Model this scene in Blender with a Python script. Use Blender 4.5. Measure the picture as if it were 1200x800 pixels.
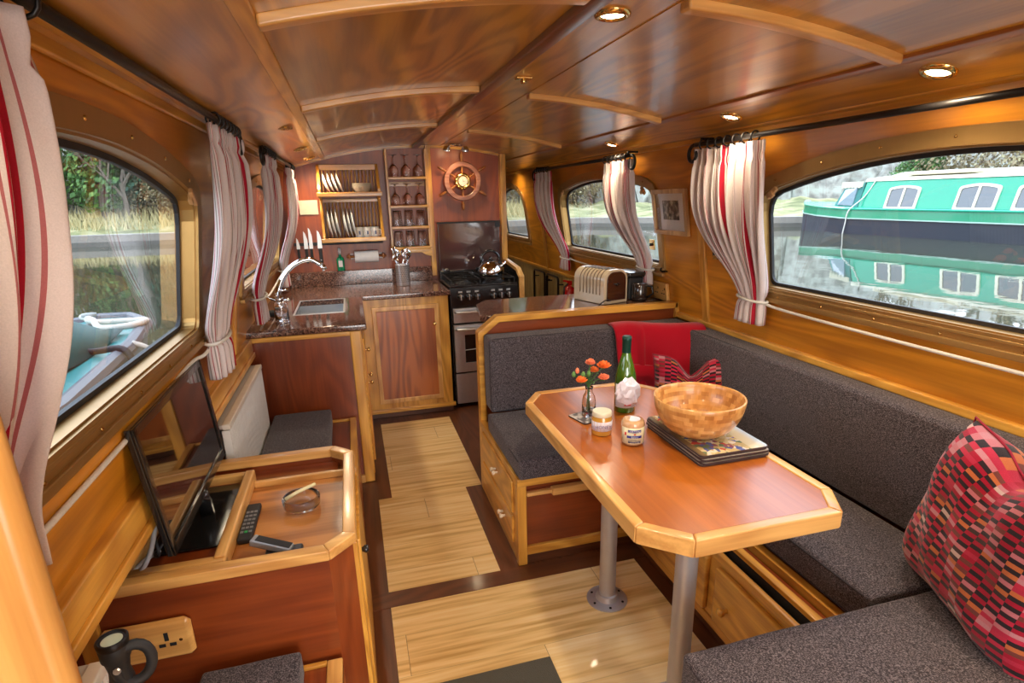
import bpy, bmesh, math, random
from mathutils import Vector, Matrix
from mathutils.geometry import tessellate_polygon
random.seed(7)
PI = math.pi
S = bpy.context.scene
COL = S.collection
for o in list(bpy.data.objects): bpy.data.objects.remove(o)

# ------------------------------------------------------------------ camera
F_PX, CX, CY = 658.54, 600.0, 431.85
yaw, pit, rol = math.radians(15.38378777), math.radians(16.89546268), math.radians(-1.29664767)
fwd = Vector((math.sin(yaw)*math.cos(pit), math.cos(yaw)*math.cos(pit), -math.sin(pit)))
rgt = Vector((math.cos(yaw), -math.sin(yaw), 0)); upv = rgt.cross(fwd)
r2 = math.cos(rol)*rgt + math.sin(rol)*upv
u2 = -math.sin(rol)*rgt + math.cos(rol)*upv
cam_data = bpy.data.cameras.new('camera'); cam = bpy.data.objects.new('camera', cam_data); COL.objects.link(cam)
cam.matrix_world = Matrix(((r2.x, u2.x, -fwd.x, 0), (r2.y, u2.y, -fwd.y, 0), (r2.z, u2.z, -fwd.z, 1.5), (0, 0, 0, 1)))
cam_data.sensor_width = 36; cam_data.lens = F_PX/1200*36; cam_data.shift_y = (CY-400)/1200
cam_data.clip_start = 0.02; cam_data.clip_end = 300
S.camera = cam

# ------------------------------------------------------------------ world, light, exposure
SKY_STRENGTH = 3.7
SPOT_W = 15.0
STERN_FILL_W = 34.0
world = bpy.data.worlds.new('overcast_sky'); S.world = world; world.use_nodes = True
wn = world.node_tree; wn.nodes.clear()
wo = wn.nodes.new('ShaderNodeOutputWorld'); wb = wn.nodes.new('ShaderNodeBackground')
wtc = wn.nodes.new('ShaderNodeTexCoord'); wsp = wn.nodes.new('ShaderNodeSeparateXYZ')
wr = wn.nodes.new('ShaderNodeValToRGB')
wr.color_ramp.elements[0].position = 0.0; wr.color_ramp.elements[0].color = (0.80, 0.86, 0.92, 1)
wr.color_ramp.elements[1].position = 0.6; wr.color_ramp.elements[1].color = (0.62, 0.76, 0.95, 1)
wn.links.new(wtc.outputs['Generated'], wsp.inputs[0]); wn.links.new(wsp.outputs['Z'], wr.inputs[0])
wn.links.new(wr.outputs[0], wb.inputs[0]); wb.inputs[1].default_value = SKY_STRENGTH
wn.links.new(wb.outputs[0], wo.inputs[0])
# added fill light behind the camera, standing in the unseen stern opening
ad = bpy.data.lights.new('stern_fill_light', 'AREA'); ad.shape = 'RECTANGLE'; ad.size = 1.5; ad.size_y = 1.5
ad.energy = STERN_FILL_W; ad.color = (1.0, 0.93, 0.84)
ao = bpy.data.objects.new('stern_fill_light', ad); COL.objects.link(ao)
ao.location = (0.5, -2.05, 1.0); ao.rotation_euler = (math.radians(90), 0, 0)
S.view_settings.view_transform = 'Standard'; S.view_settings.look = 'None'
S.view_settings.gamma = 1.0; S.view_settings.use_curve_mapping = False
S.view_settings.exposure = 0.5

# ------------------------------------------------------------------ materials
MATS = {}
def newmat(name):
    m = bpy.data.materials.new(name); m.use_nodes = True
    nt = m.node_tree; b = nt.nodes['Principled BSDF']
    return m, nt, b
def plain(name, c, rough=.5, metal=0, coat=0, spec=.5, trans=0, ior=1.45, emit=None, es=1, bump=None, sheen=0):
    if name in MATS: return MATS[name]
    m, nt, b = newmat(name)
    b.inputs['Base Color'].default_value = (*c, 1); b.inputs['Roughness'].default_value = rough
    b.inputs['Metallic'].default_value = metal; b.inputs['Coat Weight'].default_value = coat
    b.inputs['Specular IOR Level'].default_value = spec; b.inputs['Transmission Weight'].default_value = trans
    b.inputs['IOR'].default_value = ior
    b.inputs['Sheen Weight'].default_value = sheen
    tc = nt.nodes.new('ShaderNodeTexCoord'); n = nt.nodes.new('ShaderNodeTexNoise')
    n.inputs['Scale'].default_value = bump[0] if bump else 25; n.inputs['Detail'].default_value = 4
    nt.links.new(tc.outputs['Object'], n.inputs['Vector'])
    if bump:
        bp = nt.nodes.new('ShaderNodeBump'); bp.inputs['Strength'].default_value = bump[1]; bp.inputs['Distance'].default_value = bump[2] if len(bump) > 2 else .002
        nt.links.new(n.outputs['Fac'], bp.inputs['Height']); nt.links.new(bp.outputs[0], b.inputs['Normal'])
    if not trans:
        mx = nt.nodes.new('ShaderNodeMix'); mx.data_type = 'RGBA'; mx.blend_type = 'MULTIPLY'; mx.inputs[0].default_value = .18
        mx.inputs[6].default_value = (*c, 1); nt.links.new(n.outputs['Fac'], mx.inputs[7]); nt.links.new(mx.outputs[2], b.inputs['Base Color'])
    if emit:
        b.inputs['Emission Color'].default_value = (*emit, 1); b.inputs['Emission Strength'].default_value = es
    MATS[name] = m; return m
def math_n(nt, op, a, b=None):
    n = nt.nodes.new('ShaderNodeMath'); n.operation = op
    for i, v in enumerate((a, b)):
        if v is None: continue
        if isinstance(v, (int, float)): n.inputs[i].default_value = v
        else: nt.links.new(v, n.inputs[i])
    return n.outputs[0]
def ramp(nt, fac, stops, interp='LINEAR'):
    r = nt.nodes.new('ShaderNodeValToRGB'); r.color_ramp.interpolation = interp
    e = r.color_ramp.elements
    while len(e) > 1: e.remove(e[-1])
    e[0].position = stops[0][0]; e[0].color = (*stops[0][1], 1)
    for p, c in stops[1:]:
        x = e.new(p); x.color = (*c, 1)
    nt.links.new(fac, r.inputs[0]); return r.outputs[0]
def wood(name, dark, light, axis='Y', scale=1.0, rough=.3, coat=.35, lines=.45, croug=.12):
    key = name+'_'+axis
    if key in MATS: return MATS[key]
    m, nt, b = newmat(key)
    tc = nt.nodes.new('ShaderNodeTexCoord')
    def mapped(along, across):
        mp = nt.nodes.new('ShaderNodeMapping')
        s = [across*scale]*3; s['XYZ'.index(axis)] = along*scale
        mp.inputs['Scale'].default_value = s; nt.links.new(tc.outputs['Object'], mp.inputs[0]); return mp.outputs[0]
    n1 = nt.nodes.new('ShaderNodeTexNoise'); n1.inputs['Scale'].default_value = 1; n1.inputs['Detail'].default_value = 2; n1.inputs['Distortion'].default_value = .4
    nt.links.new(mapped(.7, 4.2), n1.inputs['Vector'])
    rings = math_n(nt, 'SINE', math_n(nt, 'MULTIPLY', n1.outputs['Fac'], 70.0))
    rings = math_n(nt, 'MULTIPLY', math_n(nt, 'ADD', rings, 1.0), .5)
    n2 = nt.nodes.new('ShaderNodeTexNoise'); n2.inputs['Scale'].default_value = 1; n2.inputs['Detail'].default_value = 5
    nt.links.new(mapped(5, 130), n2.inputs['Vector'])
    n3 = nt.nodes.new('ShaderNodeTexNoise'); n3.inputs['Scale'].default_value = 1; n3.inputs['Detail'].default_value = 3
    nt.links.new(mapped(1.0, 5), n3.inputs['Vector'])
    f = math_n(nt, 'ADD', math_n(nt, 'MULTIPLY', rings, .28*lines/.45), math_n(nt, 'MULTIPLY', n2.outputs['Fac'], .42))
    f = math_n(nt, 'ADD', f, math_n(nt, 'MULTIPLY', n3.outputs['Fac'], .55))
    col = ramp(nt, f, [(.35, dark), (.62, tuple((a+c)/2 for a, c in zip(dark, light))), (.88, light)])
    nt.links.new(col, b.inputs['Base Color'])
    bp = nt.nodes.new('ShaderNodeBump'); bp.inputs['Strength'].default_value = .12; bp.inputs['Distance'].default_value = .001
    nt.links.new(n2.outputs['Fac'], bp.inputs['Height']); nt.links.new(bp.outputs[0], b.inputs['Normal'])
    b.inputs['Roughness'].default_value = rough; b.inputs['Coat Weight'].default_value = coat; b.inputs['Coat Roughness'].default_value = croug
    MATS[key] = m; return m
def OAK(a='Y'): return wood('golden_oak', (.42, .165, .018), (.80, .41, .065), a, 1.0)
def PALEOAK(a='Y'): return wood('pale_oak', (.48, .21, .05), (.82, .46, .14), a, 1.0)
def WALLW(a='Y'): return wood('wall_veneer', (.40, .138, .008), (.70, .280, .020), a, .8, rough=.32, coat=.35)
def CEILW(a='Y'): return wood('ceiling_veneer', (.26, .102, .009), (.54, .240, .020), a, .9, rough=.34, coat=.7, lines=.7, croug=.16)
def MAHOG(a='Z'): return wood('mahogany', (.14, .023, .005), (.30, .062, .012), a, .8, rough=.3, coat=.4, lines=.3)
def CHERRY(a='Y'): return wood('cherry_top', (.28, .066, .006), (.54, .155, .015), a, .6, rough=.3, coat=.5, lines=.25, croug=.17)
def TEAK(a='Z'): return wood('door_teak', (.20, .042, .007), (.46, .125, .022), a, .8, rough=.3, coat=.35, lines=.75)
def DARKFLOOR(a='Y'): return wood('dark_floor_strip', (.075, .022, .007), (.16, .048, .014), a, 1.0, rough=.4, coat=.2)
def tweed():
    if 'tweed' in MATS: return MATS['tweed']
    m, nt, b = newmat('charcoal_tweed')
    tc = nt.nodes.new('ShaderNodeTexCoord')
    outs = []
    for s in ((1, .35, 1), (.35, 1, 1)):
        mp = nt.nodes.new('ShaderNodeMapping'); mp.inputs['Scale'].default_value = s
        nt.links.new(tc.outputs['Object'], mp.inputs[0])
        n = nt.nodes.new('ShaderNodeTexNoise'); n.inputs['Scale'].default_value = 560; n.inputs['Detail'].default_value = 2
        nt.links.new(mp.outputs[0], n.inputs['Vector']); outs.append(n.outputs['Fac'])
    f = math_n(nt, 'MULTIPLY', math_n(nt, 'ADD', outs[0], outs[1]), .5)
    c = ramp(nt, f, [(.40, (.015, .011, .013)), (.5, (.055, .044, .050)), (.6, (.195, .165, .175))])
    nt.links.new(c, b.inputs['Base Color']); b.inputs['Roughness'].default_value = .95; b.inputs['Specular IOR Level'].default_value = .15
    b.inputs['Sheen Weight'].default_value = .15
    bp = nt.nodes.new('ShaderNodeBump'); bp.inputs['Strength'].default_value = .5; bp.inputs['Distance'].default_value = .001
    nt.links.new(f, bp.inputs['Height']); nt.links.new(bp.outputs[0], b.inputs['Normal'])
    MATS['tweed'] = m; return m
def granite():
    if 'granite' in MATS: return MATS['granite']
    m, nt, b = newmat('brown_granite')
    tc = nt.nodes.new('ShaderNodeTexCoord')
    v = nt.nodes.new('ShaderNodeTexVoronoi'); v.inputs['Scale'].default_value = 170; nt.links.new(tc.outputs['Object'], v.inputs['Vector'])
    n = nt.nodes.new('ShaderNodeTexNoise'); n.inputs['Scale'].default_value = 60; n.inputs['Detail'].default_value = 6; nt.links.new(tc.outputs['Object'], n.inputs['Vector'])
    sp = nt.nodes.new('ShaderNodeSeparateColor'); nt.links.new(v.outputs['Color'], sp.inputs[0])
    f = math_n(nt, 'ADD', math_n(nt, 'MULTIPLY', sp.outputs[0], .55), math_n(nt, 'MULTIPLY', n.outputs['Fac'], .5))
    c = ramp(nt, f, [(.25, (.015, .008, .007)), (.45, (.10, .045, .03)), (.65, (.20, .09, .06)), (.85, (.32, .20, .15))])
    nt.links.new(c, b.inputs['Base Color']); b.inputs['Roughness'].default_value = .09; b.inputs['Specular IOR Level'].default_value = .7
    MATS['granite'] = m; return m
def curtain_mat():
    if 'curtain' in MATS: return MATS['curtain']
    m, nt, b = newmat('striped_curtain_cloth')
    uv = nt.nodes.new('ShaderNodeUVMap'); sp = nt.nodes.new('ShaderNodeSeparateXYZ'); nt.links.new(uv.outputs[0], sp.inputs[0])
    f = math_n(nt, 'FRACT', math_n(nt, 'DIVIDE', sp.outputs[0], .36))
    cr = (.84, .74, .72); red = (.52, .022, .045); thin = (.52, .17, .18); gr = (.40, .34, .31)
    st = [(0, cr), (.16, thin), (.168, cr), (.19, red), (.205, cr), (.225, red), (.29, red), (.292, cr), (.31, red), (.325, cr),
          (.345, thin), (.353, cr), (.52, gr), (.53, cr), (.55, thin), (.56, cr), (.58, gr), (.59, cr), (.61, thin), (.62, cr), (.64, gr), (.65, cr), (.67, thin), (.68, cr), (.70, gr), (.71, cr), (.9, cr)]
    c = ramp(nt, f, st, 'CONSTANT')
    tc = nt.nodes.new('ShaderNodeTexCoord'); n = nt.nodes.new('ShaderNodeTexNoise'); n.inputs['Scale'].default_value = 500; nt.links.new(tc.outputs['Object'], n.inputs['Vector'])
    mx = nt.nodes.new('ShaderNodeMix'); mx.data_type = 'RGBA'; mx.blend_type = 'MULTIPLY'; mx.inputs[0].default_value = .25
    nt.links.new(c, mx.inputs[6]); nt.links.new(n.outputs['Fac'], mx.inputs[7]); nt.links.new(mx.outputs[2], b.inputs['Base Color'])
    b.inputs['Roughness'].default_value = .95; b.inputs['Specular IOR Level'].default_value = .1
    # thin cloth lets some daylight through
    tr = nt.nodes.new('ShaderNodeBsdfTranslucent'); nt.links.new(mx.outputs[2], tr.inputs[0])
    ms = nt.nodes.new('ShaderNodeMixShader'); ms.inputs[0].default_value = .25
    out = nt.nodes['Material Output']; nt.links.new(b.outputs[0], ms.inputs[1]); nt.links.new(tr.outputs[0], ms.inputs[2]); nt.links.new(ms.outputs[0], out.inputs[0])
    MATS['curtain'] = m; return m
def weave_mat():
    if 'weave' in MATS: return MATS['weave']
    m, nt, b = newmat('red_block_weave')
    uv = nt.nodes.new('ShaderNodeUVMap'); sp = nt.nodes.new('ShaderNodeSeparateXYZ'); nt.links.new(uv.outputs[0], sp.inputs[0])
    NU, NV = 15.0, 42.0
    uu = math_n(nt, 'MULTIPLY', sp.outputs[0], NU); vv = math_n(nt, 'MULTIPLY', sp.outputs[1], NV)
    iu = math_n(nt, 'FLOOR', uu); iv = math_n(nt, 'FLOOR', vv)
    cb = nt.nodes.new('ShaderNodeCombineXYZ'); nt.links.new(iu, cb.inputs[0]); nt.links.new(iv, cb.inputs[1])
    wnz = nt.nodes.new('ShaderNodeTexWhiteNoise'); wnz.noise_dimensions = '2D'; nt.links.new(cb.outputs[0], wnz.inputs['Vector'])
    par = math_n(nt, 'MODULO', math_n(nt, 'ADD', iu, iv), 2.0)
    warp = ramp(nt, wnz.outputs['Value'], [(0, (.34, .006, .025)), (.42, (.47, .02, .05)), (.64, (.50, .15, .17)), (.82, (.50, .13, .04)), (.92, (.56, .38, .33))], 'CONSTANT')
    weft = ramp(nt, wnz.outputs['Value'], [(0, (.022, .012, .014)), (.48, (.05, .025, .022)), (.64, (.16, .04, .03)), (.76, (.42, .02, .05)), (.88, (.50, .20, .22))], 'CONSTANT')
    mx = nt.nodes.new('ShaderNodeMix'); mx.data_type = 'RGBA'; nt.links.new(par, mx.inputs[0]); nt.links.new(warp, mx.inputs[6]); nt.links.new(weft, mx.inputs[7])
    tc = nt.nodes.new('ShaderNodeTexCoord'); n = nt.nodes.new('ShaderNodeTexNoise'); n.inputs['Scale'].default_value = 600; nt.links.new(tc.outputs['Object'], n.inputs['Vector'])
    m2 = nt.nodes.new('ShaderNodeMix'); m2.data_type = 'RGBA'; m2.blend_type = 'MULTIPLY'; m2.inputs[0].default_value = .35
    nt.links.new(mx.outputs[2], m2.inputs[6]); nt.links.new(n.outputs['Fac'], m2.inputs[7]); nt.links.new(m2.outputs[2], b.inputs['Base Color'])
    b.inputs['Roughness'].default_value = .95; b.inputs['Specular IOR Level'].default_value = .1; b.inputs['Sheen Weight'].default_value = .2
    bp = nt.nodes.new('ShaderNodeBump'); bp.inputs['Strength'].default_value = .5; bp.inputs['Distance'].default_value = .001
    nt.links.new(n.outputs['Fac'], bp.inputs['Height']); nt.links.new(bp.outputs[0], b.inputs['Normal'])
    MATS['weave'] = m; return m
def bamboo():
    if 'bamboo' in MATS: return MATS['bamboo']
    m, nt, b = newmat('bamboo_planks')
    tc = nt.nodes.new('ShaderNodeTexCoord'); sp = nt.nodes.new('ShaderNodeSeparateXYZ'); nt.links.new(tc.outputs['Object'], sp.inputs[0])
    # planks run across the boat, .19 m wide and 1.4 m long
    yy = math_n(nt, 'DIVIDE', sp.outputs[1], .19); row = math_n(nt, 'FLOOR', yy)
    xx = math_n(nt, 'ADD', math_n(nt, 'DIVIDE', sp.outputs[0], 1.25), math_n(nt, 'MULTIPLY', row, .37)); cell = math_n(nt, 'FLOOR', xx)
    cb = nt.nodes.new('ShaderNodeCombineXYZ'); nt.links.new(cell, cb.inputs[0]); nt.links.new(row, cb.inputs[1])
    wz = nt.nodes.new('ShaderNodeTexWhiteNoise'); wz.noise_dimensions = '2D'; nt.links.new(cb.outputs[0], wz.inputs['Vector'])
    mp = nt.nodes.new('ShaderNodeMapping'); mp.inputs['Scale'].default_value = (2.5, 46, 10); nt.links.new(tc.outputs['Object'], mp.inputs[0])
    add = nt.nodes.new('ShaderNodeVectorMath'); nt.links.new(mp.outputs[0], add.inputs[0]); nt.links.new(wz.outputs['Color'], add.inputs[1])
    n = nt.nodes.new('ShaderNodeTexNoise'); n.inputs['Scale'].default_value = 1; n.inputs['Detail'].default_value = 5; nt.links.new(add.outputs[0], n.inputs['Vector'])
    f = math_n(nt, 'ADD', math_n(nt, 'MULTIPLY', n.outputs['Fac'], .9), math_n(nt, 'MULTIPLY', wz.outputs['Value'], .14))
    c = ramp(nt, f, [(.3, (.58, .34, .10)), (.5, (.84, .58, .24)), (.72, (.93, .72, .38))])
    jx = math_n(nt, 'LESS_THAN', math_n(nt, 'FRACT', xx), .0018); jy = math_n(nt, 'LESS_THAN', math_n(nt, 'FRACT', yy), .011)
    j = math_n(nt, 'MULTIPLY', math_n(nt, 'MAXIMUM', jx, math_n(nt, 'MULTIPLY', jy, .5)), .7)
    mx = nt.nodes.new('ShaderNodeMix'); mx.data_type = 'RGBA'; nt.links.new(j, mx.inputs[0]); nt.links.new(c, mx.inputs[6]); mx.inputs[7].default_value = (.16, .07, .02, 1)
    nt.links.new(mx.outputs[2], b.inputs['Base Color']); b.inputs['Roughness'].default_value = .42; b.inputs['Coat Weight'].default_value = .1
    MATS['bamboo'] = m; return m
def pane_mat(name='window_glass', tint=(1, 1, 1), k=1.0):
    if name in MATS: return MATS[name]
    m = bpy.data.materials.new(name); m.use_nodes = True; nt = m.node_tree; nt.nodes.clear()
    out = nt.nodes.new('ShaderNodeOutputMaterial'); t = nt.nodes.new('ShaderNodeBsdfTransparent'); g = nt.nodes.new('ShaderNodeBsdfGlossy')
    t.inputs[0].default_value = (*tint, 1); g.inputs['Roughness'].default_value = .01
    lw = nt.nodes.new('ShaderNodeLayerWeight'); lw.inputs[0].default_value = .5
    fr = math_n(nt, 'ADD', math_n(nt, 'MULTIPLY', math_n(nt, 'POWER', lw.outputs['Facing'], 5.0), .9), .04)
    ms = nt.nodes.new('ShaderNodeMixShader'); nt.links.new(math_n(nt, 'MULTIPLY', fr, k), ms.inputs[0])
    nt.links.new(t.outputs[0], ms.inputs[1]); nt.links.new(g.outputs[0], ms.inputs[2]); nt.links.new(ms.outputs[0], out.inputs[0])
    MATS[name] = m; return m
GLASS = lambda: plain('clear_glass', (1, 1, 1), 0.0, trans=1, ior=1.45)
STEEL = lambda: plain('brushed_steel', (.70, .68, .66), .34, .82, bump=(60, .05))
CHROME = lambda: plain('chrome', (.80, .80, .82), .07, 1)
BRASS = lambda: plain('brass', (.80, .55, .20), .18, 1)
BRONZE = lambda: plain('bronze_window_alloy', (.46, .27, .09), .38, .7)
BLACK = lambda: plain('black_enamel', (.012, .012, .013), .18, coat=.5)
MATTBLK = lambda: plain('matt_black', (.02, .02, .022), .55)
IRON = lambda: plain('wrought_iron', (.018, .015, .014), .38, .5)
WHITE = lambda: plain('white_enamel', (.78, .76, .72), .3)
CHINA = lambda: plain('white_china', (.80, .79, .75), .15, coat=.5)
CREAM = lambda: plain('cream_enamel', (.72, .60, .42), .25, coat=.4)
PAPER = lambda: plain('white_paper', (.82, .80, .78), .85)
ROPE = lambda: plain('white_rope', (.72, .68, .60), .9, bump=(180, .8))

# ------------------------------------------------------------------ object helpers
ROOTM = {}
def props(o, label=None, cat=None, group=None, kind=None):
    if label: o['label'] = label
    if cat: o['category'] = cat
    if group: o['group'] = group
    if kind: o['kind'] = kind
def thing(name, label, cat, loc=(0, 0, 0), rotz=0.0, group=None):
    e = bpy.data.objects.new(name, None); COL.objects.link(e); e.location = loc; e.rotation_euler = (0, 0, rotz)
    e.empty_display_size = .05
    props(e, label, cat, group)
    ROOTM[e] = Matrix.Translation(loc) @ Matrix.Rotation(rotz, 4, 'Z')
    return e
def link(name, bm, mat, parent=None, world=False, smooth=False, bevel=0, seg=2, sub=0, solid=0, label=None, ang=.6):
    """one mesh object; world=True when the bmesh is in world coordinates"""
    if parent is not None and world: bm.transform(ROOTM[parent].inverted())
    bmesh.ops.recalc_face_normals(bm, faces=bm.faces) if not solid else None
    me = bpy.data.meshes.new(name); bm.to_mesh(me); bm.free()
    o = bpy.data.objects.new(name, me); COL.objects.link(o)
    for mm in (mat if isinstance(mat, (list, tuple)) else [mat]): me.materials.append(mm)
    if smooth:
        for p in me.polygons: p.use_smooth = True
    if solid:
        md = o.modifiers.new('thickness', 'SOLIDIFY'); md.thickness = solid; md.offset = 0
    if bevel:
        md = o.modifiers.new('bevel', 'BEVEL'); md.width = bevel; md.segments = seg; md.limit_method = 'ANGLE'; md.angle_limit = ang; md.harden_normals = False
        for p in me.polygons: p.use_smooth = True
        try:
            md2 = o.modifiers.new('wn', 'WEIGHTED_NORMAL'); md2.keep_sharp = False
        except Exception: pass
    if sub:
        md = o.modifiers.new('subdivision', 'SUBSURF'); md.levels = sub; md.render_levels = sub
    if parent is not None:
        o.parent = parent; ROOTM[o] = ROOTM[parent]
    else: ROOTM[o] = Matrix.Identity(4)
    if label: o['label'] = label
    return o
def solo(name, bm, mat, label, cat, group=None, kind=None, **kw):
    """a thing of one mesh, its origin moved to its base"""
    bm.verts.ensure_lookup_table()
    xs = [v.co.x for v in bm.verts]; ys = [v.co.y for v in bm.verts]; zs = [v.co.z for v in bm.verts]
    c = Vector(((min(xs)+max(xs))/2, (min(ys)+max(ys))/2, min(zs)))
    bmesh.ops.translate(bm, vec=-c, verts=bm.verts)
    o = link(name, bm, mat, None, **kw); o.location = c; props(o, label, cat, group, kind)
    ROOTM[o] = Matrix.Translation(c)
    return o
def struct(name, bm, mat, **kw):
    o = link(name, bm, mat, **kw)
    if kw.get('parent') is None: o['kind'] = 'structure'
    return o
def copy_tree(o, parent=None):
    c = o.copy(); COL.objects.link(c)
    if parent is not None: c.parent = parent; c.matrix_parent_inverse = o.matrix_parent_inverse.copy()
    for ch in list(o.children):
        copy_tree(ch, c)
    return c
NB = bmesh.new
def box(bm, x0, x1, y0, y1, z0, z1, M=None):
    vs = [bm.verts.new(Vector(c)) for c in ((x0, y0, z0), (x1, y0, z0), (x1, y1, z0), (x0, y1, z0), (x0, y0, z1), (x1, y0, z1), (x1, y1, z1), (x0, y1, z1))]
    for f in ((0, 3, 2, 1), (4, 5, 6, 7), (0, 1, 5, 4), (1, 2, 6, 5), (2, 3, 7, 6), (3, 0, 4, 7)): bm.faces.new([vs[i] for i in f])
    if M is not None:
        for v in vs: v.co = M @ v.co
    return bm
def B(*a, M=None): return box(NB(), *a, M=M)
def hexa(bm, pts):
    vs = [bm.verts.new(Vector(p)) for p in pts]
    for f in ((0, 3, 2, 1), (4, 5, 6, 7), (0, 1, 5, 4), (1, 2, 6, 5), (2, 3, 7, 6), (3, 0, 4, 7)): bm.faces.new([vs[i] for i in f])
    return bm
def tube(bm, pts, r, seg=10, closed=False, rs=None, cap=True):
    pts = [Vector(p) for p in pts]; n = len(pts); rings = []
    prev = None
    for i, p in enumerate(pts):
        if closed: t = (pts[(i+1) % n]-pts[i-1])
        else: t = pts[min(i+1, n-1)]-pts[max(i-1, 0)]
        if t.length < 1e-9: t = Vector((0, 0, 1))
        t.normalize()
        if prev is None:
            a = Vector((0, 0, 1)) if abs(t.z) < .9 else Vector((1, 0, 0))
            nx = t.cross(a).normalized()
        else:
            nx = (prev-t*prev.dot(t))
            nx = nx.normalized() if nx.length > 1e-6 else t.orthogonal().normalized()
        prev = nx; ny = t.cross(nx)
        rr = rs[i] if rs else r
        rings.append([bm.verts.new(p+nx*rr*math.cos(2*PI*k/seg)+ny*rr*math.sin(2*PI*k/seg)) for k in range(seg)])
    for i in range(n if closed else n-1):
        a, b = rings[i], rings[(i+1) % n]
        for k in range(seg): bm.faces.new((a[k], a[(k+1) % seg], b[(k+1) % seg], b[k]))
    if not closed and cap:
        bm.faces.new(rings[0][::-1]); bm.faces.new(rings[-1])
    return bm
def lathe(bm, prof, c=(0, 0, 0), seg=28, M=None):
    c = Vector(c); rings = []
    for r, z in prof:
        if r < 1e-5: rings.append([bm.verts.new(Vector((0, 0, z)))])
        else: rings.append([bm.verts.new(Vector((r*math.cos(2*PI*k/seg), r*math.sin(2*PI*k/seg), z))) for k in range(seg)])
    for a, b in zip(rings, rings[1:]):
        for k in range(seg):
            j = (k+1) % seg
            if len(a) == 1 and len(b) == 1: continue
            if len(a) == 1: bm.faces.new((a[0], b[j], b[k]))
            elif len(b) == 1: bm.faces.new((a[k], a[j], b[0]))
            else: bm.faces.new((a[k], a[j], b[j], b[k]))
    for rg in rings:
        for v in rg: v.co = (M @ v.co if M is not None else v.co)+c
    return bm
def prism(bm, poly, z0, z1, fn=None, holes=()):
    """polygon (with holes) in a plane, extruded; fn(a,b,h) -> world point"""
    fn = fn or (lambda a, b, h: Vector((a, b, h)))
    loops = [list(poly)]+[list(h) for h in holes]
    flat = [p for l in loops for p in l]
    tris = tessellate_polygon([[Vector((p[0], p[1], 0)) for p in l] for l in loops])
    lo = [bm.verts.new(fn(p[0], p[1], z0)) for p in flat]; hi = [bm.verts.new(fn(p[0], p[1], z1)) for p in flat]
    if holes:
        for t in tris:
            bm.faces.new([hi[i] for i in t]); bm.faces.new([lo[i] for i in reversed(t)])
    else:
        bm.faces.new(hi); bm.faces.new(lo[::-1])
    k = 0
    for l in loops:
        n = len(l)
        for i in range(n):
            a, b = k+i, k+(i+1) % n
            bm.faces.new((lo[a], lo[b], hi[b], hi[a]))
        k += n
    return bm
def offset_path(path, d):
    """offset an open 2D polyline to its left by d with mitres"""
    out = []; n = len(path)
    for i in range(n):
        p = Vector(path[i])
        ds = []
        if i > 0: ds.append((Vector(path[i])-Vector(path[i-1])).normalized())
        if i < n-1: ds.append((Vector(path[i+1])-Vector(path[i])).normalized())
        ns = [Vector((-q.y, q.x)) for q in ds]
        nn = sum(ns, Vector((0, 0))).normalized(); out.append(tuple(p+nn*(d/max(nn.dot(ns[0]), .3))))
    return out
def band(bm, path, w, z0, z1):
    return prism(bm, list(path)+list(reversed(offset_path(path, w))), z0, z1)

# ------------------------------------------------------------------ geometry of the cabin
def WR(z): return 1.67-.157*(z-.89)          # inner face of right cabin side
def WL(z): return -.54+.157*(z-.87)          # inner face of left cabin side
def CZ(x): return 1.885-.166*(x-.565)**2     # underside of ceiling
YN, YF = -2.0, 6.7
BULK = 4.47
def arch(yc, hw, zb, zt, a, g=0.0, n=28, rc=.06, rb=.03):
    """window outline in (y,z), g grows it outward"""
    hw = hw+g; zb = zb-g; zt = zt+g
    f = lambda y: zt-a*(y-yc)**2
    zs = f(yc+hw)
    pts = []
    for k in range(5):
        t = PI+k/4*PI/2; pts.append((yc-hw+rb+rb*math.cos(t), zb+rb+rb*math.sin(t)))
    for k in range(5):
        t = -PI/2+k/4*PI/2; pts.append((yc+hw-rb+rb*math.cos(t), zb+rb+rb*math.sin(t)))
    R = rc
    pts.append((yc+hw, zs-R)); pts.append((yc+hw-R*.12, zs-R*.45)); pts.append((yc+hw-R*.42, f(yc+hw-R*.42)-R*.12))
    for k in range(n+1):
        y = yc+(hw-R)*(1-2*k/n); pts.append((y, f(y)))
    pts.append((yc-hw+R*.42, f(yc-hw+R*.42)-R*.12)); pts.append((yc-hw+R*.12, zs-R*.45)); pts.append((yc-hw, zs-R))
    return pts
WINS = {1: [(-1.25, .55, 1.13, 1.60, .19, .06), (1.20, .77, 1.13, 1.60, .19, .06), (3.50, .71, 1.13, 1.60, .16, .10), (5.64, .44, 1.13, 1.59, .42, .12)],
        -1: [(-1.25, .55, 1.13, 1.60, .19, .06), (1.17, .77, 1.13, 1.615, .17, .06), (3.50, .71, 1.13, 1.60, .16, .10), (5.64, .44, 1.13, 1.59, .42, .12)]}
def wfn(side, inward=0.0):
    W = WR if side == 1 else WL
    return lambda y, z, h: Vector((W(z)+side*(h-inward), y, z))
def side_wall(name, side):
    y1 = YF if side == 1 else YF
    outer = [(YN, .80), (y1, .80), (y1, 1.86), (YN, 1.86)]
    holes = [arch(*w[:5], g=.012, rc=w[5]) for w in WINS[side]]
    bm = prism(NB(), outer, 0.0, .055, wfn(side), holes)
    return struct(name, bm, WALLW('Y'))
side_wall('wall_right', 1); side_wall('wall_left', -1)
n = 0
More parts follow.
